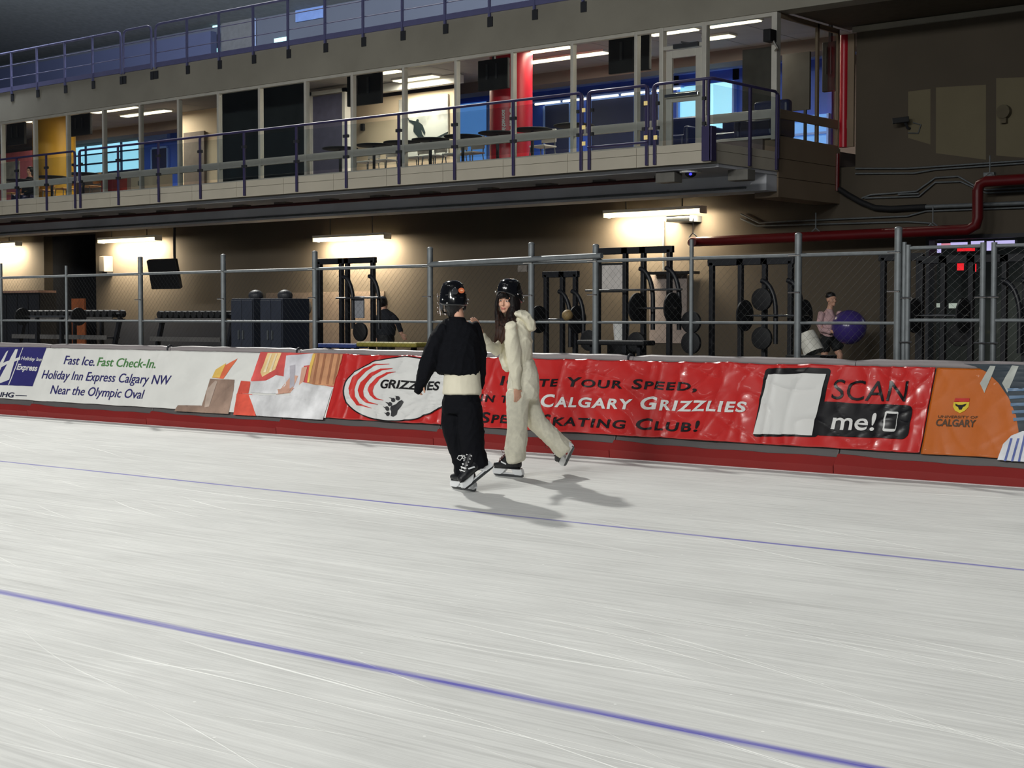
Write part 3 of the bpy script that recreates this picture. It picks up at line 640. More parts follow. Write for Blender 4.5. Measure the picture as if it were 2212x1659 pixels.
for i, (px, lab) in enumerate(((28, 'light wood chair at the left edge of the photo'), (62, 'light wood chair the dark-dressed person sits on'), (96, 'light wood chair in front of the yellow column'), (140, 'light wood chair right of the yellow column'), (196, 'light wood chair below the bright left windows'))):
    q = atY(px, 410, 26.35); o = cw if i == 0 else dup(cw); o.location = (q.x, 26.35, ZS); ORG[o.name] = V(o.location); o['label'] = lab
# ================================================================ UNDER THE BALCONY, PIPES, GYM
# sprinkler pipe on the soffit, with hangers
zp = ZDB - .13; pa, pb = atY(-40, 490, 23.3), atY(1428, 388, 23.3)
t = thing('sprinkler_pipe', 'thin dark red sprinkler pipe running under the balcony', 'pipe', ((pa.x + pb.x) / 2, 23.3, pb.z))
obj('pipe', B().cyl((XL, 23.3, pb.z), (pb.x, 23.3, pb.z), .035, 12), mat('dark_red_pipe', (58, 14, 16), .5), t, smooth=60)
for px in (40, 115, 196, 275, 357, 424, 523, 613, 712, 822, 930, 1056, 1182, 1306, 1440):
    x = atY(px, 430, 23.55).x; obj('hanger', B().box(x - .18, x + .18, 23.42, 23.66, ZDB - .14, ZDB - .06), mat('pale_bracket', (120, 118, 112), .7), t)
t = thing('conduit', 'grey conduit along the bottom of the dark beam under the balcony', 'conduit', (-30, 24.3, 3.62))
obj('pipe', B().cyl((XL, 24.28, 3.68), (XC - .4, 24.28, 3.68), .022, 8), M_STEEL, t)
t = thing('dome_camera', 'small dome camera with a blue light under the balcony corner', 'camera', atY(1492, 364, 23.0))
c = atY(1492, 366, 23.0)
obj('plate', B().lathe([(.05, 0), (.19, -.0), (.19, -.04), (.05, -.05)][::-1], (c.x, 23.0, ZDB - .06), 20), M_WHITE, t)
obj('dome', B().ell((c.x, 23.0, ZDB - .11), .1, .1, .07), M_BLACK, t, smooth=60)
obj('indicator', B().ell((c.x + .05, 22.92, ZDB - .13), .03, .02, .02), mat('blue_led', (70, 70, 255), .3, emit=(70, 70, 255), es=1.2), t)
for i, (px, Y, lab) in enumerate(((1443, 22.95, 'pale junction box under the balcony, left of the corner post'), (1600, 23.4, 'pale junction box under the balcony side, right of the corner post'))):
    x = atY(px, 380, Y).x; tag(obj('junction_box', B().box(x - .2, x + .2, Y - .1, Y + .15, ZDB - .25, ZDB - .06), mat('pale_bracket', (120, 118, 112)), bevel=.01), lab, 'junction box')
# fluorescent battens on the gym wall
for i, (p0, p1, lab) in enumerate((((1310, 468), (1519, 455), 'fluorescent fitting nearest the balcony corner, above the whiteboard'), ((683, 517), (837, 515), 'fluorescent fitting above the black rack left of the skaters'), ((218, 521), (342, 518), 'fluorescent fitting above the tilted wall screen'), ((-70, 533), (40, 529), 'fluorescent fitting cut by the left edge of the photo'))):
    YY = 26.58; a, c = atY(*p0, YY), atY(*p1, YY); z = (a.z + c.z) / 2
    t = thing('fluorescent_light', lab, 'light fitting', ((a.x + c.x) / 2, YY, z), 'twin tube fittings on the gym wall')
    obj('housing', B().box(a.x, c.x, YY - .12, YY + .12, z + .05, z + .11).box(a.x - .01, a.x + .01, YY - .12, YY + .12, z - .04, z + .11).box(c.x - .01, c.x + .01, YY - .12, YY + .12, z - .04, z + .11), M_WHITE, t)
    m_ = (a.x + c.x) / 2
    for y in (YY - .07, YY + .07):
        obj('tube', B().cyl((a.x + .03, y, z), (m_ - .015, y, z), .03, 10), M_TUBE, t); obj('tube', B().cyl((m_ + .015, y, z), (c.x - .03, y, z), .03, 10), M_TUBE, t)
    obj('suspension', B().bar((a.x + .5, YY, z + .1), (a.x + .5, YY, 3.905), .02, .02).bar((c.x - .5, YY, z + .1), (c.x - .5, YY, 3.905), .02, .02), M_DKGREY, t)
    lamp('fluorescent_glow', 'AREA', (m_, YY, z - .05), (m_, YY + .5, z - 1), 390, (1, .84, .60), shape='RECTANGLE', size=2.3, size_y=.2)
# small box and wire under the nearest fitting
c = atY(1452, 471, 26.3); tag(obj('junction_box', B().box(c.x - .28, c.x + .28, 26.5, YW, c.z - .06, c.z + .06), M_STEEL), 'grey box on the wall just below the fluorescent fitting nearest the balcony corner', 'junction box')
c1, c2_ = atY(1434, 478, YW - .02), atY(1434, 585, YW - .02)
tag(obj('conduit', B().cyl((c1.x, YW - .03, c1.z), (c1.x, YW - .03, c2_.z), .02, 8), M_STEEL, smooth=60), 'vertical conduit on the lit wall above the black rack by the whiteboard', 'conduit')
# big red fire pipe
PY = 26.3
def pp(*l): return [atY(x, y, PY) for x, y in l]
t = thing('fire_pipe', 'thick red fire pipe that bends up along the right-hand wall', 'pipe', atY(2000, 495, PY))
Pz = pp((1492, 523), (2092, 496), (2108, 486), (2112, 470), (2112, 412), (2117, 398), (2130, 392), (3300, 322))
obj('pipe', B().tube(Pz, .095, 16), M_RED, t, smooth=60)
a, c = pp((1492, 523), (1600, 530)); obj('branch', B().tube([a, (c.x, 24.6, c.z)], .08, 12), M_RED, t, smooth=60)
for x, y in ((1497, 510), (1762, 500), (2015, 488), (2138, 380)):
    q = atY(x, y, PY); obj('hanger', B().tube([(q.x - .1, PY, q.z - .12), (q.x - .08, PY, q.z), (q.x, PY, q.z + .06), (q.x + .08, PY, q.z), (q.x + .1, PY, q.z - .12)], .014, 6).cyl((q.x, PY, q.z + .05), (q.x, PY, q.z + .35), .012, 6), M_STEEL, t)
q0, q1 = atY(1497, 515, PY), atY(1500, 470, PY)
tag(obj('sprinkler_drop', B().tube([atY(1809, 332, YW - .12), atY(1808, 412, YW - .12)], .045, 12), M_RED, smooth=60), 'short vertical red pipe at the corner of balcony and wall', 'pipe')
tag(obj('fire_hose_cable', B().tube([atY(x, y, YW - .1) for x, y in ((1812, 408), (1830, 420), (1860, 437), (1890, 449), (1925, 451), (2000, 447))], .055, 12), M_BLACK, smooth=60), 'thick black cable sagging from the balcony corner across the wall', 'cable')
tag(obj('wall_pipe', B().cyl(atY(2000, 447, YW - .1), atY(3300, 396, YW - .1), .04, 10), M_STEEL, smooth=60), 'steel pipe that carries on right from the black cable', 'pipe')
CON = [([(1848, 364), (1960, 364), (2212, 347), (3300, 268)], 'upper of the pair of long conduits on the right wall'), ([(1848, 375), (1975, 374), (2020, 366), (3300, 276)], 'lower of the pair of long conduits on the right wall'),
       ([(1862, 428), (1880, 421), (1980, 413), (2012, 390), (2020, 384), (2070, 381), (2110, 404), (2130, 410), (3300, 350)], 'bent conduit that hops over the grey patch on the right wall'), ([(1868, 428), (1985, 424), (2020, 394), (2075, 392), (2130, 417), (3300, 358)], 'bent conduit just below the hopping one on the right wall'),
       ([(1600, 462), (1640, 482), (1700, 478), (1960, 467), (2000, 456), (3300, 410)], 'conduit bending along the wall right of the fluorescent fitting'), ([(1600, 472), (1634, 488), (1960, 479), (2010, 482), (2020, 492)], 'lowest thin conduit on the wall right of the fluorescent fitting'),
       ([(1940, 420), (1985, 418)], 'short conduit left of the hopping conduits')]
for pts, lab in CON:
    tag(obj('conduit', B().tube([atY(x, y, YW - .05) for x, y in pts], .017, 8), M_STEEL, smooth=60), lab, 'conduit')
c = atY(1958, 265, YW - .1)
t = thing('wall_camera', 'small black camera on the bare wall right of the glazing', 'camera', c)
obj('body', B().bar((c.x - .18, YW - .3, c.z + .02), (c.x + .08, YW - .16, c.z + .05), .1, .1), M_BLACK, t, bevel=.01); obj('wall_bracket', B().tube([(c.x + .02, YW - .2, c.z), (c.x + .02, YW - .08, c.z - .1), (c.x + .02, YW, c.z - .1)], .025), M_DKGREY, t)
obj('cable_loop', B().tube([(c.x + .1, YW - .03, c.z), (c.x + .25, YW - .03, c.z - .05), (c.x + .2, YW - .03, c.z - .2), (c.x, YW - .03, c.z - .18)], .012, 6), M_STEEL, t)
c = atY(2172, 242, YW)
tag(obj('wall_horn', B().cyl((c.x, YW, c.z), (c.x, YW - .12, c.z), .12, 20).box(c.x - .05, c.x + .05, YW - .1, YW, c.z - .2, c.z), mat('dim_olive', (92, 84, 66), .8)), 'round dull sounder on the pale wall patch at right', 'sounder')
c = atY(2140, 385, YW)
tag(obj('junction_box', B().box(c.x - .1, c.x + .1, YW - .1, YW, c.z - .08, c.z + .1), M_STEEL, bevel=.01), 'small steel box above the bend of the thick red pipe', 'junction box')

# --- lit room behind the right-hand window opening
t0 = struct('wall_corridor', B().box(wx0 - 1.2, wx1 + 1, 31, 31.1, 0, 4.2).box(wx0 - 1.3, wx0 - 1.2, YW + .3, 31, 0, 4.2), mat('corridor_grey', (96, 98, 92), .8, var=.2, scale=1.2))
struct('ceiling', B().box(wx0 - 1.2, wx1 + 1, YW + .3, 31.1, wz1 + .3, wz1 + .4), M_SOFF)
fr = struct('window_60', B().box(wx0 - .06, wx0, YW - .04, YW + .2, wz0, wz1).box(wx0, wx1, YW - .04, YW + .2, wz1 - .05, wz1 + .02).box(wx0, wx1, YW - .05, YW + .2, wz0 - .06, wz0), M_DKGREY)
obj('pane', B().box(wx0, wx1, YW + .1, YW + .108, wz0, wz1 - .05), M_GLASS, fr)
M_LILAC = mat('lit_lilac_panel', (200, 190, 240), .4, var=0, emit=(206, 194, 250), es=.9)
M_REDL = mat('lit_red_panel', (240, 40, 48), .4, var=0, emit=(250, 40, 50), es=.9)
def litpanel(r, m, lab, Y=27.6, nm='lit_sign', cat='sign'):
    x0, x1, z0, z1 = rectY(*r, Y); t = thing(nm, lab, cat, ((x0 + x1) / 2, Y, z0))
    obj('casing', B().box(x0 - .008, x1 + .008, Y, Y + .09, z0 - .008, z1 + .008), M_BLACK, t); obj('face', B().box(x0, x1, Y - .012, Y, z0, z1), m, t)
litpanel((2013, 526, 2033, 546), M_LILAC, 'lilac lit panel at the left end of the bright window row'); litpanel((2034, 526, 2053, 533), mat('lit_pink', (240, 150, 170), .4, emit=(240, 150, 170), es=.8), 'pink lit panel second in the bright window row')
litpanel((2054, 524, 2090, 533), M_LILAC, 'wide lilac lit panel third in the bright window row'); litpanel((2068, 536, 2106, 542), M_REDL, 'red lit strip under the wide lilac panel')
litpanel((2098, 521, 2126, 531), M_LILAC, 'lilac lit panel just left of the gate post'); litpanel((2132, 521, 2146, 541), M_LILAC, 'tall lilac lit panel between the two gate posts'); litpanel((2150, 520, 2192, 531), M_LILAC, 'lilac lit panel right of the gate posts')
litpanel((2068, 567, 2082, 584), M_REDL, 'red lit shape left of the curved rack arm', 28.5); litpanel((2099, 570, 2109, 587), M_REDL, 'red lit shape right of the curved rack arm', 28.5)
litpanel((2022, 655, 2038, 664), mat('lit_pale', (220, 226, 214), .4, emit=(200, 208, 196), es=.55), 'small pale lit panel low in the bright window', 29); litpanel((2050, 655, 2075, 666), mat('lit_pale', (220, 226, 214)), 'larger pale lit panel low in the bright window', 29)
lamp('corridor_lamp', 'AREA', (wx0 + 2.4, 29.5, wz1 + .25), (wx0 + 2.4, 29.5, 0), 26, (.85, .92, 1), shape='RECTANGLE', size=3, size_y=1)

# --- racks
def bezarm(x, y, z, dx, n=8):
    return [V((x + dx * math.sin(i / n * math.pi / 2), y, z - .46 * (1 - math.cos(i / n * math.pi / 2)) + .0)) for i in range(n + 1)] + [V((x + dx, y, z - .9))]
def power_rack(pxs, ytop, Y, label, dep=.5, arms=True, back=False):
    xs = [atY(p, 650, Y).x for p in pxs]; zt = atY((pxs[0] + pxs[-1]) / 2, ytop, Y).z; x0, x1 = xs[0], xs[-1]
    t = thing('power_rack', label, 'gym rack', ((x0 + x1) / 2, Y, 0.02), 'black power racks')
    for x in xs:
        obj('upright', B().box(x - .032, x + .032, Y - .04, Y + .04, .02, zt - .02), M_DARK, t, bevel=.006)
        if back: obj('upright', B().box(x - .045, x + .045, Y + dep - .045, Y + dep + .045, .02, zt - .1), M_DARK, t, bevel=.006)
    for a, c in zip(xs, xs[1:]): obj('top_beam', B().box(a - .06, c + .06, Y - .04, Y + .04, zt - .07, zt + .03), M_DARK, t, bevel=.008)
    if back:
        for x in xs: obj('side_beam', B().box(x - .035, x + .035, Y, Y + dep, zt - .12, zt - .04).box(x - .035, x + .035, Y, Y + dep, .3, .38), M_DARK, t)
        obj('top_beam', B().box(x0, x1, Y + dep - .05, Y + dep + .05, zt - .14, zt - .05), M_DARK, t)
    if arms:
        for x in xs[-2:] if len(xs) > 2 else xs[-1:]:
            obj('curved_arm', B().tube(bezarm(x, Y - .1, zt - .3, .24), .035, 8), M_DARK, t, smooth=60)
    for x in xs: obj('foot', B().box(x - .06, x + .06, Y - .25, Y + (dep if back else .2) + .15, .02, .1), M_DARK, t)
    return xs, zt
def barbell(x0, x1, y, z, label, plates=2):
    t = thing('barbell', label, 'barbell', ((x0 + x1) / 2, y, z), 'barbells on the racks')
    obj('bar', B().cyl((x0, y, z), (x1, y, z), .016, 10), M_CHROME, t, smooth=60)
    for e, s in ((x0, 1), (x1, -1)):
        for k in range(plates): obj('plate', B().lathe([(.03, 0), (.2, 0), (.225, .008), (.225, .03), (.2, .038), (.03, .038)], (e + s * (.08 + k * .05), y, z), 24, Matrix.Rotation(math.pi / 2, 3, 'Y')), M_BLACK, t, smooth=40)
RY = 19.2
xsA, ztA = power_rack((692, 738, 751, 806), 561, RY, 'black power rack under the lit wall left of the skaters')
xsB, ztB = power_rack((1292, 1351, 1390, 1446), 538, RY, 'black power rack beside the whiteboard')
xsC, ztC = power_rack((1538, 1600, 1652, 1708), 562, RY + .4, 'black power rack right of the thin fence post', dep=1.0)
xsE, ztE = power_rack((1180, 1215, 1243), 590, RY + 1, 'dim black power rack just right of the hooded skater', dep=1.0)
xsF, ztF = power_rack((1990, 2038, 2098, 2170, 2215), 556, RY - .2, 'black power rack in front of the bright window', dep=1.0)
power_rack((1908, 1985), 552, RY + .2, 'narrow black power rack behind the thick gate post', dep=.9, arms=False)
for x0, x1, py, y, lab in ((atY(744, 640, RY).x, atY(850, 640, RY).x, 640, RY - .2, 'barbell on the rack left of the skaters'), (atY(1282, 630, RY).x, atY(1490, 630, RY).x, 630, RY - .2, 'barbell at head height on the rack beside the whiteboard'), (atY(1395, 667, RY).x, atY(1490, 667, RY).x, 667, RY - .35, 'lower barbell on the rack beside the whiteboard'), (atY(1580, 682, RY).x, atY(1730, 682, RY).x, 682, RY + .2, 'barbell on the rack right of the thin fence post'), (atY(1990, 682, RY).x, atY(2120, 682, RY).x, 682, RY - .4, 'barbell on the rack in front of the bright window'), (atY(1170, 690, RY + 1).x, atY(1270, 690, RY + 1).x, 690, RY + .8, 'barbell on the dim rack right of the hooded skater')):
    barbell(x0, x1, y, atY(1100, py, y).z, lab, 1 if py > 660 else 0)
# plates stored on low pegs: each a thing
pl0 = None
for i, (px, py, lab) in enumerate(((762, 712, 'black weight plate low on the rack left of the skaters'), (1258, 730, 'black weight plate beside the hooded skater low down'), (1360, 735, 'black weight plate low on the rack beside the whiteboard'), (1478, 690, 'black weight plate high on the right of the rack by the thin fence post'), (1478, 735, 'black weight plate low right of the rack beside the whiteboard'), (1604, 640, 'topmost black weight plate on the rack right of the thin fence post'), (1604, 725, 'lower black weight plate on the rack right of the thin fence post'), (2060, 715, 'black weight plate in front of the bright window'))):
    q = atY(px, py, RY - .3)
    if pl0 is None:
        pl0 = obj('weight_plate', B().lathe([(.03, -.035), (.14, -.035), (.16, -.025), (.16, .025), (.14, .035), (.03, .035)], (0, 0, 0), 24, Matrix.Rotation(math.pi / 2, 3, 'X')), M_BLACK, smooth=40); o = pl0
    else: o = dup(pl0)
    o.location = (q.x, RY + .22 if px == 1604 else RY - .12, q.z - .2); tag(o, lab, 'weight plate', 'black weight plates')
# whiteboard, wall panel, poster, screen, speaker, sign
def flat(name, r, Y, th, m, lab, cat, parts=None, frame=None):
    x0, x1, z0, z1 = rectY(*r, Y); o = tag(obj(name, B().box(x0, x1, Y, Y + th, z0, z1), m, bevel=.004), lab, cat)
    if frame: obj('frame', B().box(x0 - .03, x0, Y - .01, Y + th, z0 - .03, z1 + .03).box(x1, x1 + .03, Y - .01, Y + th, z0 - .03, z1 + .03).box(x0, x1, Y - .01, Y + th, z1, z1 + .03).box(x0, x1, Y - .01, Y + th, z0 - .03, z0), frame, o)
    return o
flat('whiteboard', (1300, 573, 1347, 627), RY + .04, .03, mat('whiteboard_face', (206, 200, 196), .4), 'pale whiteboard hung on the rack beside the thick fence post', 'whiteboard', frame=M_BLACK)
flat('wall_panel', (1403, 592, 1483, 742), YW - .06, .05, mat('pale_wall_panel', (150, 138, 132), .7), 'tall pale panel on the wall behind the rack by the thin fence post', 'panel')
flat('wall_shelf', (1392, 587, 1488, 591), 26.5, .4, M_BLACK, 'dark shelf on the lit wall behind the rack by the thin fence post', 'shelf')
flat('hanging_towel', (763, 640, 785, 687), RY - .1, .03, mat('grey_cloth', (150, 152, 158), .9), 'grey towel hanging in the rack left of the skaters', 'towel')
flat('wall_sign', (1118, 574, 1138, 587), 14.5, .02, mat('dim_sign', (96, 90, 84), .7, var=.3, scale=20), 'small dull notice on the fence left of the thick post by the hooded skater', 'notice')
flat('wall_panel', (574, 633, 830, 770), YW - .05, .04, mat('brown_wall_panel', (112, 98, 86), .8), 'wide dull panel low on the wall behind the rack left of the skaters', 'panel')
t = thing('wall_screen', 'black screen tilted forward below the fluorescent light at left', 'screen', atY(346, 600, 25.5))
q = [atY(316, 564, 25.2), atY(378, 562, 25.2), atY(376, 624, 26.0), atY(331, 625, 26.0)]
zb_ = atY(352, 625, 25.36).z; q = [V((q[0].x, 25.2, q[0].z)), V((q[1].x, 25.2, q[0].z)), V((q[1].x, 25.36, zb_)), V((q[0].x, 25.36, zb_))]
obj('screen_panel', B().prism(q, (0, .08, .05)), M_BLACK, t, bevel=.01)
obj('ceiling_mount', B().bar(((q[0].x + q[1].x) / 2, 25.65, q[0].z - .2), ((q[0].x + q[1].x) / 2, 25.65, 3.9), .05, .05), M_DKGREY, t)
c = atY(229, 572, YW - .15); t = thing('wall_speaker', 'pale wall speaker left of the tilted screen', 'speaker', c); obj('body', B().box(c.x - .12, c.x + .12, YW - .3, YW, c.z - .2, c.z + .24), mat('pale_speaker', (120, 114, 106), .6), t, bevel=.015); obj('bracket', B().box(c.x - .12, c.x + .12, YW - .2, YW, c.z - .28, c.z - .2), M_BLACK, t)
# tall dark mats on end
for i, (r, lab) in enumerate((((500, 645, 548, 775), 'tall dark cabinet, left of the pair behind the fence'), ((563, 645, 611, 775), 'tall dark cabinet, right of the pair behind the fence'))):
    x0, x1, z0, z1 = rectY(*r, 17.5); t = thing('storage_cabinet', lab, 'cabinet', ((x0 + x1) / 2, 17.5, .02), 'tall dark cabinets')
    obj('carcass', B().box(x0, x1, 17.5, 18.1, .02, z1), mat('dark_blue_grey', (40, 46, 60), .7), t, bevel=.01)
    for a, c in ((x0 + .01, (x0 + x1) / 2 - .005), ((x0 + x1) / 2 + .005, x1 - .01)):
        d = obj('door', B().box(a, c, 17.48, 17.5, .1, z1 - .03), mat('dark_blue_grey', (40, 46, 60)), t, bevel=.004); obj('handle', B().box(c - .06 if a == x0 + .01 else a + .04, c - .04 if a == x0 + .01 else a + .06, 17.45, 17.48, 1.0, 1.15), M_STEEL, d)
    obj('items_on_top', B().ell(((x0 + x1) / 2, 17.8, z1 + .05), .14, .12, .1), M_DKGREY, t)
# dumbbell racks at left, long bar, bench
def dumbbell_rack(p0, p1, Y, ztop, label):
    x0, x1 = atY(p0, 700, Y).x, atY(p1, 700, Y).x; t = thing('dumbbell_rack', label, 'dumbbell rack', ((x0 + x1) / 2, Y, .02), 'dumbbell racks')
    for x in (x0, x1): obj('end_frame', B().bar((x, Y, .02), (x, Y + .35, ztop), .07, .07).box(x - .04, x + .04, Y - .1, Y + .45, .02, .09), M_DARK, t)
    for k, z in enumerate((ztop - .7, ztop - .35, ztop - .02)):
        yy = Y + .08 + .12 * k
        obj('tray', B().box(x0, x1, yy - .14, yy + .14, z - .03, z), M_DKGREY, t, bevel=.004); obj('tray_lip', B().box(x0, x1, yy - .15, yy - .14, z - .05, z + .03), mat('worn_steel_edge', (120, 118, 116), .4, metal=.6), t)
    return x0, x1
DB = None
def dumbbells(x0, x1, Y, z, n, lab):
    global DB
    for i in range(n):
        x = x0 + (x1 - x0) * (i + .5) / n
        if DB is None:
            DB = thing('dumbbell', 'x', 'dumbbell', (0, 0, 0), 'black dumbbells on the racks at left')
            obj('handle', B().cyl((0, -.08, .07), (0, .08, .07), .015, 8), M_STEEL, DB)
            for s in (-1, 1): obj('head', B().lathe([(.02, -.05), (.06, -.05), (.07, -.04), (.07, .04), (.06, .05), (.02, .05)], (0, s * .11, .07), 8, Matrix.Rotation(math.pi / 2, 3, 'X')), M_BLACK, DB)
            o = DB
        else: o = dup(DB)
        o.location = (x, Y, z); o['label'] = lab; o['group'] = 'black dumbbells ' + lab[22:]
zr = atY(150, 686, 17).z
x0, x1 = dumbbell_rack(20, 225, 17, zr, 'long dumbbell rack behind the fence at the far left')
dumbbells(x0, x1, 17.35, zr, 16, 'small black dumbbell lying on the top tray of the far left rack')
x0, x1 = dumbbell_rack(318, 470, 17.4, zr - .02, 'dumbbell rack below the tilted wall screen')
dumbbells(x0, x1, 17.75, zr - .02, 12, 'small black dumbbell lying on the top tray of the rack below the tilted screen')
q0, q1 = atY(47, 684, 16.6), atY(168, 683, 16.6); t = thing('barbell', 'long bright bar resting above the far left dumbbell rack', 'barbell', q0); obj('bar', B().cyl((q0.x, 16.6, q0.z), (q1.x, 16.6, q0.z), .02, 10), M_CHROME, t)
s_ = thing('bar_stand', 'black two-post stand carrying the long bright bar at far left', 'stand', ((q0.x + q1.x) / 2, 16.6, .02))
for e in (q0.x + .5, q1.x - .5): obj('upright', B().box(e - .03, e + .03, 16.57, 16.63, .02, q0.z - .02).box(e - .03, e + .03, 16.35, 16.85, .02, .07), M_DARK, s_)
for e in (q0, q1): obj('plate', B().lathe([(.03, 0), (.16, 0), (.16, .04), (.03, .04)], (e.x, 16.6, q0.z), 20, Matrix.Rotation(math.pi / 2, 3, 'Y')), M_BLACK, t)
def bench(px, py, Y, w, m, label):
    q = atY(px, py, Y); t = thing('weight_bench', label, 'bench', (q.x, Y, .02))
    obj('pad', B().box(q.x - w / 2, q.x + w / 2, Y - .15, Y + .15, q.z - .07, q.z), m, t, bevel=.025, seg=3)
    for s in (-1, 1): obj('leg', B().box(q.x + s * w * .35 - .03, q.x + s * w * .35 + .03, Y - .03, Y + .03, .02, q.z - .07).box(q.x + s * w * .35 - .03, q.x + s * w * .35 + .03, Y - .22, Y + .22, .02, .07), M_DARK, t)
bench(740, 742, 17.5, .9, mat('blue_pad', (44, 62, 120), .6), 'blue padded bench low behind the pads left of the skaters'); bench(848, 739, 16.2, 1.2, mat('yellow_pad', (150, 140, 60), .6), 'yellow padded bench just above the pads left of the black-clad skater')
bench(190, 680, 18.6, 1.3, mat('navy_pad', (36, 48, 82), .6), 'navy padded bench beside the wall speaker at left')
bench(1330, 735, 18.4, 1.2, M_BLACK, 'black bench in the rack beside the whiteboard')
# lockers far left, orange board, white cooler, board stack
x0, x1, z0, z1 = rectY(-30, 634, 88, 770, 24); b = B().box(x0, x1, 24, 24.5, .02, z1)
t = thing('locker_row', 'row of dark lockers under the lit wall at the left edge', 'lockers', ((x0 + x1) / 2, 24, .02)); obj('carcass', b, M_DARK, t); obj('top_board', B().box(x0, x1, 23.95, 24.5, z1, z1 + .06), mat('salmon_board', (190, 150, 130), .7), t)
for i in range(5): obj('door', B().box(x0 + (x1 - x0) * i / 5 + .02, x0 + (x1 - x0) * (i + 1) / 5 - .02, 23.97, 24, .1, z1 - .05), M_DKGREY, t, bevel=.006)
flat('orange_board', (154, 645, 184, 830), 22, .05, mat('dull_orange', (150, 82, 44), .7, var=.2, scale=4), 'dull orange board leaning in the dark doorway at left', 'board')
c = atY(1342, 715, RY + .6); t = thing('chalk_bucket', 'small white bucket low in the rack beside the whiteboard', 'bucket', (c.x, RY + .6, c.z - .15)); obj('bucket', B().lathe([(.02, 0), (.11, 0), (.13, .3), (.12, .3), (.1, .02), (.02, .02)], (c.x, RY + .6, c.z - .15), 20), M_WHITE, t, smooth=40); obj('stand', B().box(c.x - .16, c.x + .16, RY + .45, RY + .75, .02, c.z - .15), M_BLACK, t)
c = atY(1226, 681, RY + .6); tag(obj('medicine_ball', B().ell((c.x, RY + .6, c.z), .09, .09, .09), mat('tan_ball', (150, 126, 84), .6), smooth=60), 'small tan ball on the dim rack right of the hooded skater', 'ball')
c = atY(655, 664, 26.6); tag(obj('wall_fan', B().lathe([(.03, 0), (.2, 0), (.22, .06), (.1, .12), (.03, .12)], (c.x, 26.7, c.z), 20, Matrix.Rotation(math.pi / 2, 3, 'X')), M_BLACK, smooth=40), 'small round dark fan on the wall left of the rack', 'fan')

# --- chain-link fence between rink and gym
def fence():
    t = thing('chain_link_fence', 'grey chain-link fence on round posts between the pads and the gym', 'fence', (-14, YF, .02))
    big = [(303, 557), (482, 552), (680, 545), (929, 537), (1148, 527), (1287, 531), (1725, 507), (1941, 494)]; small = [(-95, 575), (2, 569), (143, 574), (1494, 517), (1954, 523)]
    xs = []
    for px, py in big: q = atY(px, py, YF); xs.append(q.x); obj('post', B().cyl((q.x, YF, 0), (q.x, YF, q.z), .034, 12).ell((q.x, YF, q.z), .036, .036, .02), M_STEEL, t, smooth=60)
    for px, py in small: q = atY(px, py, YF); xs.append(q.x); obj('post', B().cyl((q.x, YF, 0), (q.x, YF, q.z), .021, 10), M_STEEL, t, smooth=60)
    x0, x1 = atY(-300, 600, YF).x, atY(1945, 540, YF).x
    zr, zm = atY(1495, 558, YF).z, atY(1495, 697, YF).z
    obj('top_rail', B().cyl((x0, YF, zr), (x1, YF, zr), .018, 8), M_STEEL, t, smooth=60); obj('mid_rail', B().cyl((x0, YF, zm), (x1, YF, zm), .014, 8), M_STEEL, t, smooth=60)
    a, c = atY(929, 571, YF - .05), atY(1300, 552, YF - .05); obj('upper_rail', B().cyl(a, c, .03, 10), M_STEEL, t, smooth=60)
    for px, py in big:
        q = atY(px, py, YF)
        for z in (zr, zr - .35, .95, .6): obj('tie', B().cyl((q.x - .09, YF - .03, z), (q.x + .03, YF - .03, z), .008, 6), M_CHROME, t)
    xs = sorted(x for x in xs) ; rw = .0009
    for a, c in zip(xs, xs[1:]):
        if c - a < .3: continue
        b = B(); z0, z1 = .05, zr; hgt = z1 - z0; st = .078
        n = int((c - a + hgt) / st)
        for s in (1, -1):
            for i in range(n + 1):
                xa = a - hgt + i * st; xb = xa + hgt; za, zb = z0, z1
                if xa < a: za += a - xa; xa = a
                if xb > c: zb -= xb - c; xb = c
                if xb - xa < .02: continue
                if s < 0: xa, xb = a + c - xa, a + c - xb
                b.tube([(xa, YF + .02, za), (xb, YF + .02, zb)], rw, 3, cap=False)
        obj('wire_mesh', b, mat('fence_wire', (46, 48, 50), .5, metal=.3, var=0), t)
fence()
def gate(p0, p1, yt, label):
    q0, q1 = atY(p0, yt, YF), atY(p1, yt - 2, YF); t = thing('fence_gate', label, 'gate', ((q0.x + q1.x) / 2, YF, .05), 'chain-link gate leaves'); zt = q0.z
    for x in (q0.x, q1.x): obj('post', B().cyl((x, YF, .05), (x, YF, zt + .03), .026, 10), M_STEEL, t, smooth=60)
    zm = atY(2040, 692, YF).z
    for z in (zt, zm, .12): obj('rail', B().cyl((q0.x, YF, z), (q1.x, YF, z), .016, 8), M_STEEL, t, smooth=60)
    for x, s in ((q0.x, 1), (q1.x, -1)):
        for z in (.35, .75, 1.15, 1.55): obj('tie', B().cyl((x - .06, YF - .03, z), (x + .06, YF - .03, z), .008, 6), M_CHROME, t)
    b = B(); n = int((q1.x - q0.x + zt) / .078)
    for s in (1, -1):
        for i in range(n):
            xa = q0.x - zt + i * .078; xb = xa + zt; za, zb = .1, zt
            if xa < q0.x: za += q0.x - xa; xa = q0.x
            if xb > q1.x: zb -= xb - q1.x; xb = q1.x
            if xb - xa < .02: continue
            if s < 0: xa, xb = q0.x + q1.x - xa, q0.x + q1.x - xb
            b.tube([(xa, YF + .015, za), (xb, YF + .015, zb)], .0009, 3, cap=False)
    obj('wire_mesh', b, mat('fence_wire', (46, 48, 50)), t)
gate(1962, 2124, 536, 'chain-link gate leaf left of the pair of posts in front of the bright window'); gate(2148, 2330, 531, 'chain-link gate leaf cut by the right edge of the photo')
gate(2350, 2620, 524, 'chain-link gate leaf outside the right edge of the photo')
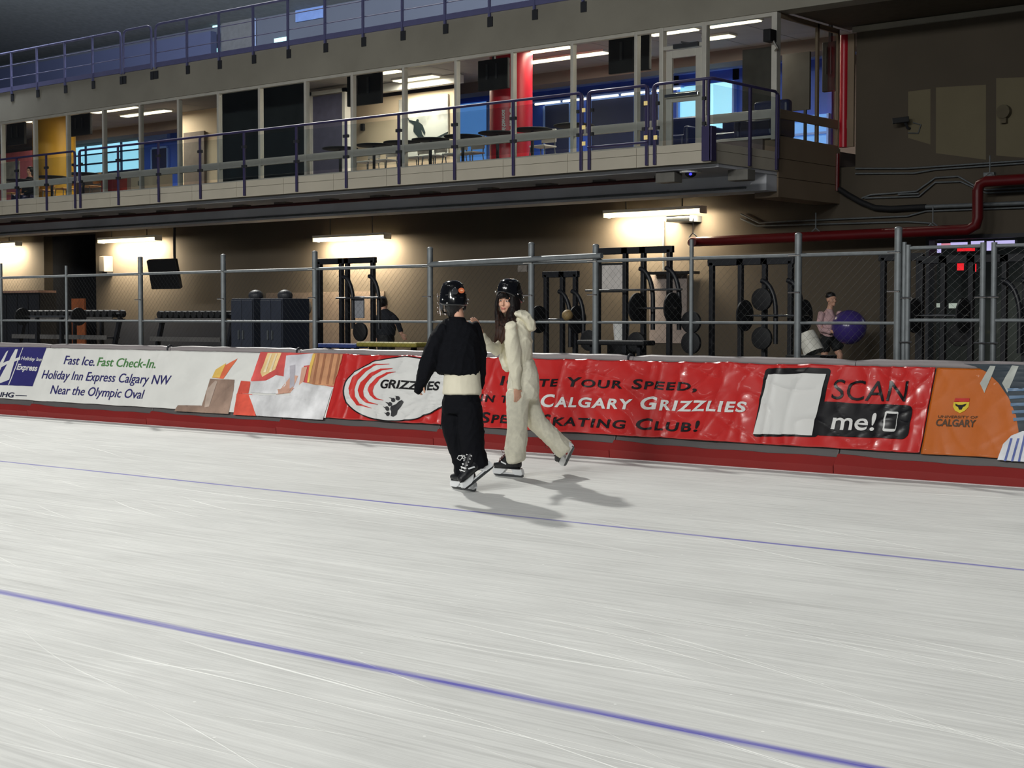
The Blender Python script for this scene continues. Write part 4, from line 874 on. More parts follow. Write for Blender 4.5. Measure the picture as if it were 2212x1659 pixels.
gate(2640, 3100, 512, 'farthest right chain-link gate leaf outside the photo')
# ================================================================ PADDED BARRIER AND BANNERS
YTOP = YB + .37                          # the pads lean back: face recedes towards the top
ZR0, ZR1 = .16, .20                      # red foot, dark strip
ZB1 = atY(1156, 776, YTOP).z             # top of banners
ZRT = atY(1156, 761.5, YTOP + .06).z     # top of the roll
def faceY(z): return YB + .01 + (YTOP - YB) * max(0, (z - .02)) / (ZB1 - .02)
joints = [-420, -160, 60, 318, 598, 938, 1318, 1802, 2420, 3300, 4900, 8200]
jx = [atY(p, 700 + 100 + .07 * p + 60, YB).x for p in joints]
for i in range(len(jx) - 1):
    x0, x1 = jx[i] + .004, jx[i + 1] - .004
    names = ['crash pad far left out of the frame', 'crash pad at the left edge under the navy square', 'crash pad under the white banner lettering', 'crash pad under the printed photograph of the white banner', 'crash pad under the white oval emblem', 'crash pad behind the skaters', 'crash pad under the white lettering of the red banner', 'crash pad at the right edge under the orange banner', 'crash pad first beyond the right edge of the photo', 'crash pad second beyond the right edge of the photo', 'crash pad third beyond the right edge of the photo']
    t = thing('crash_pad', 'grey and red padded ' + names[i], 'crash pad', ((x0 + x1) / 2, YB + .2, 0), 'padded barrier along the ice')
    yt = faceY(ZB1)
    obj('body', B().prism([(x0, faceY(ZR0) + .0, ZR0 - .02), (x0, yt, ZB1 + .01), (x0, YTOP + .25, ZB1 + .01), (x0, YTOP + .25, .02), (x0, YB + .06, .02)], (x1 - x0, 0, 0)), M_PADG, t, bevel=.008)
    # red foot: front hangs proud, its top edge sagging towards one end
    n = 14; top = [(x0 + (x1 - x0) * k / n, ZR0 + .028 * (math.exp(-k / n * 6)) - .012 + .004 * math.sin(k * 1.7)) for k in range(n + 1)]
    vs = []; 
    for x, z in top: vs += [(x, YB - .012, .005), (x, YB - .018, z * .5), (x, faceY(z) - .016, z), (x, faceY(z) + .03, z + .0), (x, YB + .06, .005)]
    fs = [(k * 5 + j, k * 5 + (j + 1) % 5, k * 5 + 5 + (j + 1) % 5, k * 5 + 5 + j) for k in range(n) for j in range(5)] + [(4, 3, 2, 1, 0), tuple(n * 5 + j for j in range(5))]
    obj('red_skirt', B().add(vs, fs), M_PADR, t)
    rr = (ZRT - ZB1) * .62; zc = ZRT - rr
    m = 12; pts = [(x0 + (x1 - x0) * k / m, YTOP + .04, zc + (.0 if 0 < k < m else -.012) + .003 * math.sin(k * 2.1 + i)) for k in range(m + 1)]
    obj('top_roll', B().tube(pts, [rr * .86] + [rr] * (m - 1) + [rr * .86], 18), M_ROLL, t, smooth=60)
    if i in (2, 3, 5): obj('tie_strap', B().tube([(x1 - .05, YTOP + .04 + rr * 1.03 * math.cos(a), zc + rr * 1.03 * math.sin(a)) for a in [q * .3 for q in range(-2, 14)]], .012, 6), M_DKGREY, t)
struct('trim_9', B().box(XL, 8, YB - .04, YB + .06, 0, .006), mat('ice_edge', (206, 196, 196), .5))
# --- banner surface with folds
def ptB(px, py):
    """photo point -> (X, height on the leaning face)"""
    d = ray(px, py); s = (YTOP - YB) / (ZB1 - .02)
    # Y = YB + .01 + s*(z-.02); solve EYE + d*t
    tt = (YB + .01 + s * (CAMH - .02)) / (d.y - s * d.z); q = EYE + d * tt; return q.x, q.z
FN = V((0, -(ZB1 - .02), (YTOP - YB))).normalized()
def wrinkle(x, z, amp, seed):
    w_ = noise.noise(V((x * 1.3 + seed, z * 1.1, 2.))) * .35
    f = noise.noise(V((x * 2.2 + seed, z * .5, seed))) * .6
    r1 = (1 - abs(noise.noise(V((x * 3.4 + w_ * 2 + seed, z * .45, seed * 2))))) ** 6            # long upright folds
    r2 = (1 - abs(noise.noise(V((x * 2.6 + z * 4.2 + w_, z * 1.5 - x * 1.2, seed + 5))))) ** 6    # slanting creases
    r3 = (1 - abs(noise.noise(V((x * 4.5 - z * 5. + w_, z * 3.5, seed + 11))))) ** 6 * max(0, noise.noise(V((x * .9, z * 1.5, seed))) + .25)
    f2 = noise.noise(V((x * 9 + z * 5, z * 9, seed + 9))) * .16
    return amp * (f + f2 + r1 * .8 + r2 * .6 + r3 * .7)
def onface(x, z, off): 
    return V((x, faceY(z), z)) + FN * off
def banner(name, label, x0, x1, z0, z1, m, amp, seed, edges=None):
    nx, nz = int((x1 - x0) / .018), 44; vs = []; fs = []
    for i in range(nx + 1):
        for j in range(nz + 1):
            x = x0 + (x1 - x0) * i / nx; z = z0 + (z1 - z0) * j / nz
            if j == 0: z += .008 * noise.noise(V((x * 2.3, seed, 0)))
            if j == nz: z += .005 * noise.noise(V((x * 2.7, seed + 4, 0)))
            vs.append(onface(x, z, .022 + wrinkle(x, z, amp, seed)))
    for i in range(nx):
        for j in range(nz): a = i * (nz + 1) + j; fs.append((a, a + nz + 1, a + nz + 2, a + 1))
    b = B().add(vs, fs); o = tag(obj(name, b, m, smooth=180), label, 'banner', 'advertising banners on the pads')
    sd = o.modifiers.new('thick', 'SOLIDIFY'); sd.thickness = .004; sd.offset = -1
    return o
def vinyl(name, col, rough=.28): return mat(name, col, rough, var=.05, scale=2.5, bump=.12, bscale=7, spec=.7, coat=.25)
M_BW, M_BR, M_BO = vinyl('white_vinyl', (220, 220, 216), .4), vinyl('red_banner_vinyl', (184, 38, 36), .3), vinyl('orange_banner_vinyl', (184, 94, 22), .35)
zlo = ZR1 + .012
xa = ptB(-330, 800)[0]
def xb_at(px, py): return ptB(px, py)[0]
XW1 = xb_at(725, 840); XR1 = xb_at(2007, 890)
BW = banner('sponsor_banner', 'white vinyl banner with dark and green lettering and a navy square', xa, XW1, zlo, ZB1 - .004, M_BW, .006, 1.0)
BR = banner('club_banner', 'long red vinyl banner with a white oval, claw marks and a paw', XW1 + .006, XR1, zlo, ZB1 - .004, M_BR, .022, 5.0)
BO = banner('university_banner', 'orange vinyl banner with a small crest at the right edge of the photo', XR1 + .006, xb_at(3300, 950), zlo, ZB1 - .004, M_BO, .008, 9.0)
CUR = dict(p=BW, amp=.006, seed=1.0)
def dens(poly, n=1):
    out = []
    for a, c in zip(poly, poly[1:] + poly[:1]):
        k = max(1, int((V(a) - V(c)).length / .05))
        out += [(a[0] + (c[0] - a[0]) * i / k, a[1] + (c[1] - a[1]) * i / k) for i in range(k)]
    return out
def patch_xz(name, polys, m, lift=.0045, label=None, grid=True):
    """printed area: polygons given as (X, z) on the banner face, triangulated and laid on its folds"""
    bm = bmesh.new()
    for poly in polys:
        P = dens(poly); vs = [bm.verts.new((x, z, 0)) for x, z in P]
        for f in tess(P):
            if len(set(f)) == 3: bm.faces.new([vs[i] for i in f])
    bmesh.ops.triangulate(bm, faces=bm.faces[:])
    for it in range(5):
        long = [e for e in bm.edges if e.calc_length() > .03]
        if not long: break
        bmesh.ops.subdivide_edges(bm, edges=long, cuts=1, use_grid_fill=False); bmesh.ops.triangulate(bm, faces=bm.faces[:])
    bm.verts.index_update()
    vs = [onface(v.co.x, v.co.y, .022 + lift + wrinkle(v.co.x, v.co.y, CUR['amp'], CUR['seed'])) for v in bm.verts]
    fs = []
    for f in bm.faces:
        ids = [v.index for v in f.verts]; n = (vs[ids[1]] - vs[ids[0]]).cross(vs[ids[2]] - vs[ids[0]])
        fs.append(ids if n.dot(FN) > 0 else ids[::-1])
    bm.free(); o = obj(name, B().add(vs, fs), m, CUR['p'], smooth=180)
    if label: o['label'] = label
    return o
def patch(name, polys, m, lift=.0045, label=None): return patch_xz(name, [[ptB(*p) for p in poly] for poly in polys], m, lift, label)
def text(s, L, Rr, topy, m, smallcaps=False, bold=.02, lift=.007, shear=0., nm='lettering', fit=1.0):
    """L, Rr: photo points of the baseline's ends; topy: photo y of the capitals' top at the left end"""
    vs, fs = text_mesh(s, smallcaps, bold, shear, 1.14 if smallcaps else 1.); xs = [v[0] for v in vs]; x0, x1 = min(xs), max(xs)
    a, c = ptB(*L), ptB(*Rr); ht = ptB(L[0] + (L[1] - topy) * .2, topy)[1] - a[1]
    bm = bmesh.new(); bv = [bm.verts.new((a[0] + (v[0] - x0) / (x1 - x0) * (c[0] - a[0]), a[1] + (c[1] - a[1]) * (v[0] - x0) / (x1 - x0) + v[1] / CAPH * ht, 0)) for v in vs]
    for f in fs:
        try: bm.faces.new([bv[i] for i in f])
        except ValueError: pass
    bmesh.ops.triangulate(bm, faces=bm.faces[:])
    for it in range(3):
        long = [e for e in bm.edges if e.calc_length() > .03]
        if long: bmesh.ops.subdivide_edges(bm, edges=long, cuts=1); bmesh.ops.triangulate(bm, faces=bm.faces[:])
    bm.verts.index_update()
    P = [onface(v.co.x, v.co.y, .022 + lift + wrinkle(v.co.x, v.co.y, CUR['amp'], CUR['seed'])) for v in bm.verts]; F = []
    for f in bm.faces:
        ids = [v.index for v in f.verts]; n = (P[ids[1]] - P[ids[0]]).cross(P[ids[2]] - P[ids[0]]); F.append(ids if n.dot(FN) > 0 else ids[::-1])
    bm.free(); return obj(nm, B().add(P, F), m, CUR['p'])
INK = mat('dark_ink', (34, 36, 62), .4, var=0); INKN = mat('navy_ink', (46, 44, 104), .4, var=.05); INKG = mat('green_ink', (74, 128, 70), .4, var=0); INKK = mat('black_ink', (18, 17, 20), .35, var=0, spec=.5); INKW = mat('white_ink', (208, 208, 206), .4, var=0); INKR = mat('red_ink', (196, 50, 44), .4, var=.08, scale=8)
# white banner
patch('navy_square', [[(-60, 751), (104, 752), (74, 836), (-92, 830)]], INKN)
patch('white_stroke', [[(37, 756), (43, 756), (24, 822), (2, 830), (-2, 828)], [(17, 762), (22, 758), (5, 800), (-14, 826), (-18, 822)], [(-10, 797), (16, 783), (48, 773), (47, 779), (18, 789), (-10, 804)]], INKW, .006)
patch('white_stroke', [[(53, 753), (54.5, 753), (24, 833), (22, 833)]], INKW, .006)
text('Express', (40, 800), (83, 803), 788, INKW, bold=.03, lift=.008); text('Holiday Inn', (50, 779), (93, 782), 772, INKW, bold=.02, lift=.008)
text('BY IHG', (-22, 858), (32, 860), 848, INK); patch('white_stroke', [[(37, 855), (62, 856), (62, 857.5), (37, 856.5)]], INK)
text('Fast Ice.', (141, 788), (207, 792), 770, INKN, bold=.006); text('Fast Check-In.', (213, 792), (339, 797), 774, INKG, bold=.006)
text('Holiday Inn Express Calgary NW', (93, 819), (369, 833), 801, INKN, bold=.004); text('Near the Olympic Oval', (112, 852), (311, 863), 834, INKN, bold=.004)
def P(name, col): return mat('print_' + name, col, .4, var=.3, scale=3.5)
patch('printed_photo', [[(517, 776), (486, 820), (463, 818), (472, 800)]], P('orange', (214, 108, 76))); patch('printed_photo', [[(492, 786), (478, 818), (462, 818), (470, 800)]], P('yellow', (222, 184, 96)), .006)
patch('printed_photo', [[(458, 820), (510, 822), (508, 846), (497, 896), (380, 890), (388, 877), (440, 878)]], P('brown', (150, 126, 112))); patch('printed_photo', [[(524, 824), (545, 826), (540, 852), (516, 852)]], P('red', (206, 84, 70)))
patch('printed_photo', [[(515, 852), (548, 853), (556, 900), (508, 898)]], P('salmon', (222, 92, 74)))
patch('printed_photo', [[(566, 762), (748, 766), (726, 838), (700, 834), (668, 832), (640, 842), (600, 848), (545, 824)]], P('pink_red', (206, 88, 84)), .0035)
patch('printed_photo', [[(582, 764), (612, 764), (598, 800), (570, 816), (566, 806)]], P('cream', (228, 196, 140)), .006); patch('printed_photo', [[(684, 765), (744, 767), (726, 836), (668, 832), (672, 806)]], P('tan', (192, 140, 104)), .006)
patch('printed_photo', [[(622, 770), (682, 765), (676, 790), (660, 792), (656, 830), (630, 846), (616, 820)]], P('pale_lilac', (208, 206, 212)), .007); patch('printed_photo', [[(634, 812), (648, 814), (634, 850), (600, 854)]], P('skin', (206, 160, 140)), .009)
patch('printed_photo', [[(545, 826), (580, 824), (600, 812), (620, 816), (622, 832), (604, 853), (545, 850)]], P('sheet', (214, 214, 216)), .009); patch('printed_photo', [[(542, 855), (628, 856), (652, 826), (722, 842), (702, 909), (558, 900)]], P('sheet', (214, 214, 216)), .010)
for x in (690, 704, 720, 734): patch('printed_photo', [[(x, 766), (x + 5, 766), (x - 7, 832), (x - 12, 832)]], P('tan_fold', (156, 106, 78)), .0085)
for x in (588, 600): patch('printed_photo', [[(x, 766), (x + 4, 766), (x - 10, 806), (x - 15, 806)]], P('warm_white', (232, 214, 178)), .0095)
patch('printed_photo', [[(680, 766), (686, 766), (678, 800), (672, 828), (668, 828), (672, 796)]], P('yellow', (222, 184, 96)), .010); patch('printed_photo', [[(630, 792), (642, 790), (640, 836), (630, 842)]], P('grey_lilac', (176, 172, 180)), .0105)
patch('printed_photo', [[(656, 796), (668, 794), (660, 826), (650, 834)]], P('skin', (206, 160, 140)), .0105); patch('printed_photo', [[(604, 843), (634, 841), (628, 850), (606, 853)]], P('skin', (206, 160, 140)), .0125)
patch('printed_photo', [[(452, 842), (470, 824), (474, 826), (456, 880), (446, 882)]], P('brown_fold', (176, 158, 146)), .0085)
# red banner
CUR = dict(p=BR, amp=.022, seed=5.0)
def ell_poly(cx, cy, rx, ry, n=48, tilt=0., a0=0, a1=2 * math.pi):
    c = ptB(cx, cy); e = ptB(cx + rx, cy + rx * .045); u = ptB(cx + ry * .17, cy - ry)
    RX = e[0] - c[0]; RZ = u[1] - c[1]; return [(c[0] + RX * math.cos(a0 + (a1 - a0) * i / n), c[1] + RZ * math.sin(a0 + (a1 - a0) * i / n)) for i in range(n)]
eo, ei = ell_poly(864, 843, 124, 70), ell_poly(864, 843, 121, 67.6); patch_xz('oval_outline', [[eo[i], eo[(i + 1) % 48], ei[(i + 1) % 48], ei[i]] for i in range(48)], INKK, .0145); patch_xz('white_oval', [ell_poly(864, 843, 121.5, 68)], INKW, .013)
def crescent(pts_out, pts_in): return [pts_out + pts_in[::-1]]
C2 = lambda x, y: (540 + x / 3.95, 740 + y / 3.95)
for po, pi in ((((1210, 192), (1100, 196), (990, 232), (900, 310), (862, 400), (880, 480), (930, 545), (1060, 572)), ((1210, 196), (1110, 206), (1010, 255), (940, 330), (912, 410), (915, 470), (955, 532), (1060, 570))),
               (((1240, 232), (1140, 236), (1040, 282), (965, 352), (942, 420), (960, 475), (1010, 525), (1120, 545)), ((1240, 236), (1150, 252), (1070, 300), (1010, 370), (992, 430), (1000, 470), (1035, 515), (1120, 542))),
               (((1275, 265), (1190, 268), (1110, 310), (1050, 370), (1032, 420), (1045, 460), (1085, 495), (1165, 508)), ((1275, 268), (1200, 282), (1130, 325), (1085, 380), (1070, 425), (1075, 455), (1105, 486), (1165, 505)))):
    patch('claw_mark', crescent([C2(*q) for q in po], [C2(*q) for q in pi]), INKR, .0185)
text('GRIZZLIES', (825, 841), (955, 847), 824, INKK, bold=.028, lift=.0185)
patch('paw_print', [[C2(*q) for q in ((1325, 505), (1338, 520), (1310, 570), (1280, 630), (1250, 648), (1230, 640), (1235, 605), (1225, 585), (1235, 555), (1275, 540), (1300, 515))]] +
      [[C2(cx + 19 * math.cos(a), cy + 19 * math.sin(a)) for a in [i * .7 for i in range(9)]] for cx, cy in ((1290, 490), (1250, 505), (1222, 540), (1200, 578), (1202, 622))] +
      [[C2(*q) for q in tri] for tri in (((1262, 468), (1290, 472), (1280, 482)), ((1210, 480), (1240, 486), (1238, 498)), ((1178, 520), (1206, 526), (1204, 540)), ((1164, 560), (1186, 566), (1184, 580)), ((1166, 610), (1188, 612), (1186, 626)))], mat('paw_ink', (52, 52, 54), .4), .0185)
text('Ignite Your Speed,', (1084, 834), (1508, 846), 815, INKK, True, .022); text('Join the', (1004, 866), (1140, 876), 848, INKK, True, .022)
text('Calgary Grizzlies', (1169, 880), (1614, 894), 855, INKW, True, .026); text('Speed Skating Club!', (1040, 914), (1512, 936), 893, INKK, True, .022)
def rrect(x0, y0, x1, y1, sl, dr, r):
    """rounded box in photo px: sl = shift per px down, dr = drop per px right"""
    P_ = []
    for cx, cy, a0 in ((x1 - r, y0 + r, -90), (x1 - r, y1 - r, 0), (x0 + r, y1 - r, 90), (x0 + r, y0 + r, 180)):
        for k in range(6):
            a = R_(a0 + k * 18); x, y = cx + r * math.cos(a), cy + r * math.sin(a); P_.append((x - (y - y0) * sl, y + (x - x0) * dr))
    return P_
patch('black_panel', [rrect(1656, 797, 1800, 945, .19, .015, 8)], INKK, .0035); patch('black_panel', [rrect(1776, 871, 1978, 944, .19, .04, 14)], INKK, .0075)
patch('white_square', [[(1662, 811), (1790, 812), (1759, 944), (1630, 940)]], INKW, .012, 'blank white square in a black frame')
text('SCAN', (1801, 866), (1960, 871), 824, INKK, bold=.0, lift=.008); text('me!', (1801, 931), (1893, 934), 895, INKW, bold=.012, lift=.014)
patch('phone_symbol', [rrect(1918, 892, 1946, 935, .17, .03, 4)], INKW, .0125); patch('phone_symbol', [[(1921, 897), (1944, 898), (1938, 930), (1915, 929)]], INKK, .016)
# orange banner
CUR = dict(p=BO, amp=.008, seed=9.0)
arc = [(2084, 788), (2110, 794), (2134, 806), (2160, 830), (2182, 862), (2198, 900), (2203, 932)]
patch('printed_photo', [arc + [(2203, 940), (2250, 990), (2420, 1004), (3250, 1046), (3300, 806), (2300, 793)]], P('dark_photo', (44, 54, 62)), .0035)
for i, (a, c_) in enumerate((((2142, 793), (2154, 794)), ((2190, 793), (2204, 794)))):
    patch('printed_photo', [[a, c_, (c_[0] - 24, c_[1] + 58), (a[0] - 22, a[1] + 38)]], P('pale_post', (168, 172, 166)), .006)
for i in range(5): patch('printed_photo', [[(2180 + i * 3, 842 + i * 16), (2300, 838 + i * 15), (2300, 843 + i * 15), (2181 + i * 3, 849 + i * 16)]], P('steel_blue', (96, 122, 150)), .006)
patch('printed_photo', [[(2212, 934), (2188, 944), (2170, 962), (2158, 996), (2330, 1010), (2345, 936)]], P('shirt_white', (222, 224, 230)), .007)
for i in range(10):
    x = 2174 + i * 15; patch('shirt_stripe', [[(x + 12, 950 if i < 2 else 938), (x + 17, 950 if i < 2 else 938), (x + 3, 999 + i * .5), (x - 2, 999 + i * .5)]], P('stripe_blue', (84, 98, 160)), .010)
C4 = lambda x, y: (1600 + x / 3.614, 760 + y / 3.614)
patch('crest', [[C4(*q) for q in ((1685, 372), (1800, 372), (1794, 400), (1676, 400))]], P('crest_red', (190, 40, 36)), .006)
patch('crest', [[C4(*q) for q in ((1674, 402), (1796, 402), (1790, 440), (1760, 470), (1722, 488), (1684, 468), (1668, 436))]], P('crest_yellow', (214, 190, 50)), .006)
patch('crest', [[C4(*q) for q in ((1686, 414), (1710, 424), (1742, 424), (1776, 414), (1764, 434), (1748, 440), (1736, 462), (1716, 462), (1708, 440), (1690, 432))]], INKK, .009)
text('UNIVERSITY OF', (2029, 905), (2115, 907), 900, mat('brown_ink', (70, 48, 30), .5, var=0), bold=.01); text('CALGARY', (2024, 922), (2110, 925), 908, mat('brown_ink', (70, 48, 30)), bold=.03)
# ================================================================ PEOPLE
def remesh(b, voxel, smooth=6, fac=.5, fold=None):
    """fuse overlapping closed shapes into one continuous skin; fold(v) -> displacement along the normal"""
    me = bpy.data.meshes.new('r'); me.from_pydata([V(v) for v in b.v], [], b.f); me.update()
    bm = bmesh.new(); bm.from_mesh(me); bmesh.ops.recalc_face_normals(bm, faces=bm.faces); bm.to_mesh(me); bm.free()
    o = bpy.data.objects.new('r', me); SC.collection.objects.link(o)
    r = o.modifiers.new('r', 'REMESH'); r.mode = 'VOXEL'; r.voxel_size = voxel
    s = o.modifiers.new('s', 'SMOOTH'); s.factor = fac; s.iterations = smooth
    ev = bpy.data.meshes.new_from_object(o.evaluated_get(bpy.context.evaluated_depsgraph_get()))
    bpy.data.objects.remove(o); bpy.data.meshes.remove(me)
    if fold:
        ev.update(); n = [V(x.vector) for x in ev.vertex_normals]
        for v, q in zip(ev.vertices, n): v.co += q * fold(v.co)
    out = B(); out.v = [tuple(v.co) for v in ev.vertices]; out.f = [tuple(p.vertices) for p in ev.polygons]; out.m = [0] * len(out.f)
    bpy.data.meshes.remove(ev); return out
def colour(b, rule):
    """material index per face from its centre"""
    for i, f in enumerate(b.f):
        c = sum((V(b.v[k]) for k in f), V()) / len(f); b.m[i] = rule(c)
    return b
SKIN = mat('skin', (214, 164, 138), .5, var=.05, scale=20); LIP = mat('lips', (188, 112, 102), .4, var=.03); BROW = mat('brow_hair', (40, 28, 26), .7, var=0)
HAIRB = mat('black_hair', (16, 14, 15), .45, var=.2, scale=60, bump=.3, bscale=120); 
def hair_mat(name, top, tip, z0, z1):
    m = mat(name, top, .6, var=0, spec=.25); nt = m.node_tree; N, L = nt.nodes, nt.links; g = N.new('ShaderNodeNewGeometry'); s = N.new('ShaderNodeSeparateXYZ'); L.new(g.outputs['Position'], s.inputs[0])
    mp = N.new('ShaderNodeMapping'); mp.inputs['Scale'].default_value = (90, 90, 4); L.new(g.outputs['Position'], mp.inputs[0]); n = N.new('ShaderNodeTexNoise'); n.inputs['Scale'].default_value = 1; n.inputs['Detail'].default_value = 4; L.new(mp.outputs[0], n.inputs['Vector'])
    r = N.new('ShaderNodeMapRange'); r.inputs[1].default_value = z1; r.inputs[2].default_value = z0; L.new(s.outputs[2], r.inputs[0])
    ad = N.new('ShaderNodeMath'); ad.operation = 'MULTIPLY_ADD'; ad.inputs[1].default_value = 1.3; L.new(n.outputs[0], ad.inputs[0]); 
    su = N.new('ShaderNodeMath'); su.operation = 'SUBTRACT'; su.inputs[1].default_value = .75; L.new(r.outputs[0], su.inputs[0]); L.new(su.outputs[0], ad.inputs[2])
    mx = N.new('ShaderNodeMix'); mx.data_type = 'RGBA'; mx.inputs[6].default_value = (*lin(top), 1); mx.inputs[7].default_value = (*lin(tip), 1); L.new(ad.outputs[0], mx.inputs[0]); L.new(mx.outputs[2], N['Principled BSDF'].inputs['Base Color']); return m
M_HELM = mat('glossy_black_shell', (11, 12, 15), .14, var=0, spec=.6, coat=.5); M_HOLD = mat('white_skate_holder', (222, 224, 226), .4, var=.04); M_BOOT = mat('black_skate_leather', (18, 19, 24), .45, var=.1, scale=30)
M_LACEW = mat('white_lace', (224, 224, 224), .7, var=0); M_LACER = mat('dark_red_lace', (92, 40, 36), .7, var=0); M_LENS = mat('eye_white', (226, 222, 216), .3, var=0); M_IRIS = mat('dark_iris', (26, 18, 16), .2, var=0)
RH, DH = V((RT.x, RT.y, 0)).normalized(), V((HD.x, HD.y, 0)).normalized()      # to the photo's right, and away from the camera
def rd(r, d, z=0.): return RH * r + DH * d + ZZ * z
def frame(fwd, up=ZZ):
    x = V(fwd).normalized(); z = (V(up) - x * V(up).dot(x)).normalized(); y = z.cross(x); return Matrix((x, y, z)).transposed()
class CropMap:
    """points of an enlargement of the photo (860, 590 + c / 3.319) at a chosen distance"""
    def __init__(s, D): s.D = D; s.k = D / FPX / 3.319
    def __call__(s, cx, cy, d=0.): return atD(860 + cx / 3.319, 590 + cy / 3.319, s.D + d)
    def L(s, pts, dd=0.): return [(s(p[0], p[1], dd + (p[4] if len(p) > 4 else 0.)), p[2] * s.k, p[3]) for p in pts]

def skate(parent, M, T, lace=M_LACEW, stripe=None, label=None, sx=0., sh=0.):
    """hockey skate; local x to the toe, z up from the blade's edge; M rotation, T position of the middle of the blade's edge"""
    def tr(b): b.v = [tuple(V(T) + M @ V(v)) for v in b.v]; return b
    b = B(); vw = V((0, 1, 0))
    b.limb([(V((-.105, 0, .12)), .045, .036), (V((-.05, 0, .112)), .044, .036), (V((.02, 0, .105)), .04, .042), (V((.09, 0, .1)), .036, .045), (V((.145, 0, .096)), .026, .036)], 16, vw)
    b.limb([(V((-.06, 0, .1)), .055, .037), (V((-.05 + sx * .3, 0, .155)), .056, .04), (V((-.045 + sx * .7, 0, .2 + sh * .5)), .054, .044), (V((-.05 + sx, 0, .245 + sh)), .05, .045)], 16, vw)
    b.limb([(V((.075, 0, .115)), .03, .035), (V((.02, 0, .155)), .038, .036), (V((-.012 + sx * .6, 0, .195)), .034, .036)], 14, vw)
    r = remesh(b, .007, 3); sk = obj('skate', tr(r), M_BOOT, parent, smooth=180)
    if label: sk['label'] = label
    s = B(); s.prism([(-.125, -.026, .069), (.14, -.03, .069), (.155, -.018, .069), (.155, .018, .069), (.14, .03, .069), (-.125, .026, .069), (-.135, 0, .069)], (0, 0, .008)); obj('sole', tr(s), M_BOOT, sk, bevel=.003)
    h = B()
    for prof in ([(-.14, .072), (-.03, .072), (-.055, .034), (-.07, .02), (-.14, .016), (-.152, .03)], [(.02, .072), (.155, .072), (.17, .04), (.16, .02), (.085, .018), (.062, .028)]):
        h.prism([V((x, -.02, z)) for x, z in prof], (0, .04, 0))
    h.prism([V((x, -.011, z)) for x, z in ((-.145, .022), (.16, .022), (.164, .03), (.06, .034), (-.06, .034), (-.148, .031))], (0, .022, 0))
    for x in (-.03, .0, .03): h.prism([V((x - .006, -.008, .028)), V((x + .006, -.008, .028)), V((x + .003, -.008, .036)), V((x - .003, -.008, .036))], (0, .016, 0))
    obj('blade_holder', tr(h), M_HOLD, sk, bevel=.004)
    bl = B().prism([V((x, -.004, z)) for x, z in ((-.148, .026), (-.155, .01), (-.14, .001), (-.07, 0), (.07, 0), (.145, .002), (.168, .014), (.166, .028))], (0, .008, 0)); obj('blade', tr(bl), mat('dull_blade_steel', (84, 86, 88), .4, metal=.5), sk)
    la = B()
    for k in range(6):
        q = k / 5; x, z = .085 - (.085 - sx * .5) * q, .140 + .062 * q
        la.tube([(x, -.034 - .004 * q, z - .012), (x + .015, 0, z + .018), (x, .034 + .004 * q, z - .012)], .004, 6); la.tube([(x, -.03, z - .012), (x - .008, 0, z + .024), (x - .016, .03, z + .004)], .0035, 6)
    for sgn in (-1, 1): la.tube([(.0, sgn * .006, .222), (.03, sgn * .03, .245), (.045, sgn * .05, .23), (.035, sgn * .045, .205), (.005, sgn * .01, .222)], .0035, 6)
    obj('laces', tr(la), lace, sk, smooth=60)
    st = B()
    for sgn in (-1, 1): st.prism([V((.0, sgn * .0455, .105)), V((.055, sgn * .0465, .125)), V((.055, sgn * .0465, .137)), V((.0, sgn * .0455, .118))], (0, sgn * .002, 0))
    obj('side_stripe', tr(st), M_HOLD, sk)
    if stripe:
        s2 = B()
        for x in (-.105, -.075): s2.prism([V((x, -.0178, .03)), V((x + .014, -.0178, .03)), V((x + .018, -.0178, .062)), V((x + .004, -.0178, .062))], (0, -.001, 0)); s2.prism([V((x, .0178, .03)), V((x + .014, .0178, .03)), V((x + .018, .0178, .062)), V((x + .004, .0178, .062))], (0, .001, 0))
        obj('red_print', tr(s2), mat('red_print', (150, 36, 40), .5, var=0), sk)
    return sk
def head_shapes(b, M, T, s=1.):
    """skull, jaw, nose, ears, lips: local x to the face, z up, T centre of the head"""
    def E(c, a, bb, cc): b.ell(V(T) + M @ (V(c) * s), a * s, bb * s, cc * s, 18, 12, M)
    E((-.012, 0, .03), .098, .076, .09); E((.028, 0, -.03), .06, .064, .085); E((.04, 0, -.075), .047, .047, .036); E((.072, 0, -.092), .018, .022, .018)
    E((.062, 0, .03), .032, .058, .03); E((.055, .036, -.03), .03, .026, .03); E((.055, -.036, -.03), .03, .026, .03)
    b.limb([(V(T) + M @ (V((.088, 0, .012)) * s), .008 * s, .01 * s), (V(T) + M @ (V((.1, 0, -.015)) * s), .01 * s, .012 * s), (V(T) + M @ (V((.105, 0, -.032)) * s), .015 * s, .014 * s)], 10)
    E((.086, 0, -.06), .012, .024, .007); E((.084, 0, -.071), .012, .02, .008)
    for q in (-1, 1): E((-.005, q * .078, -.005), .022, .01, .032)
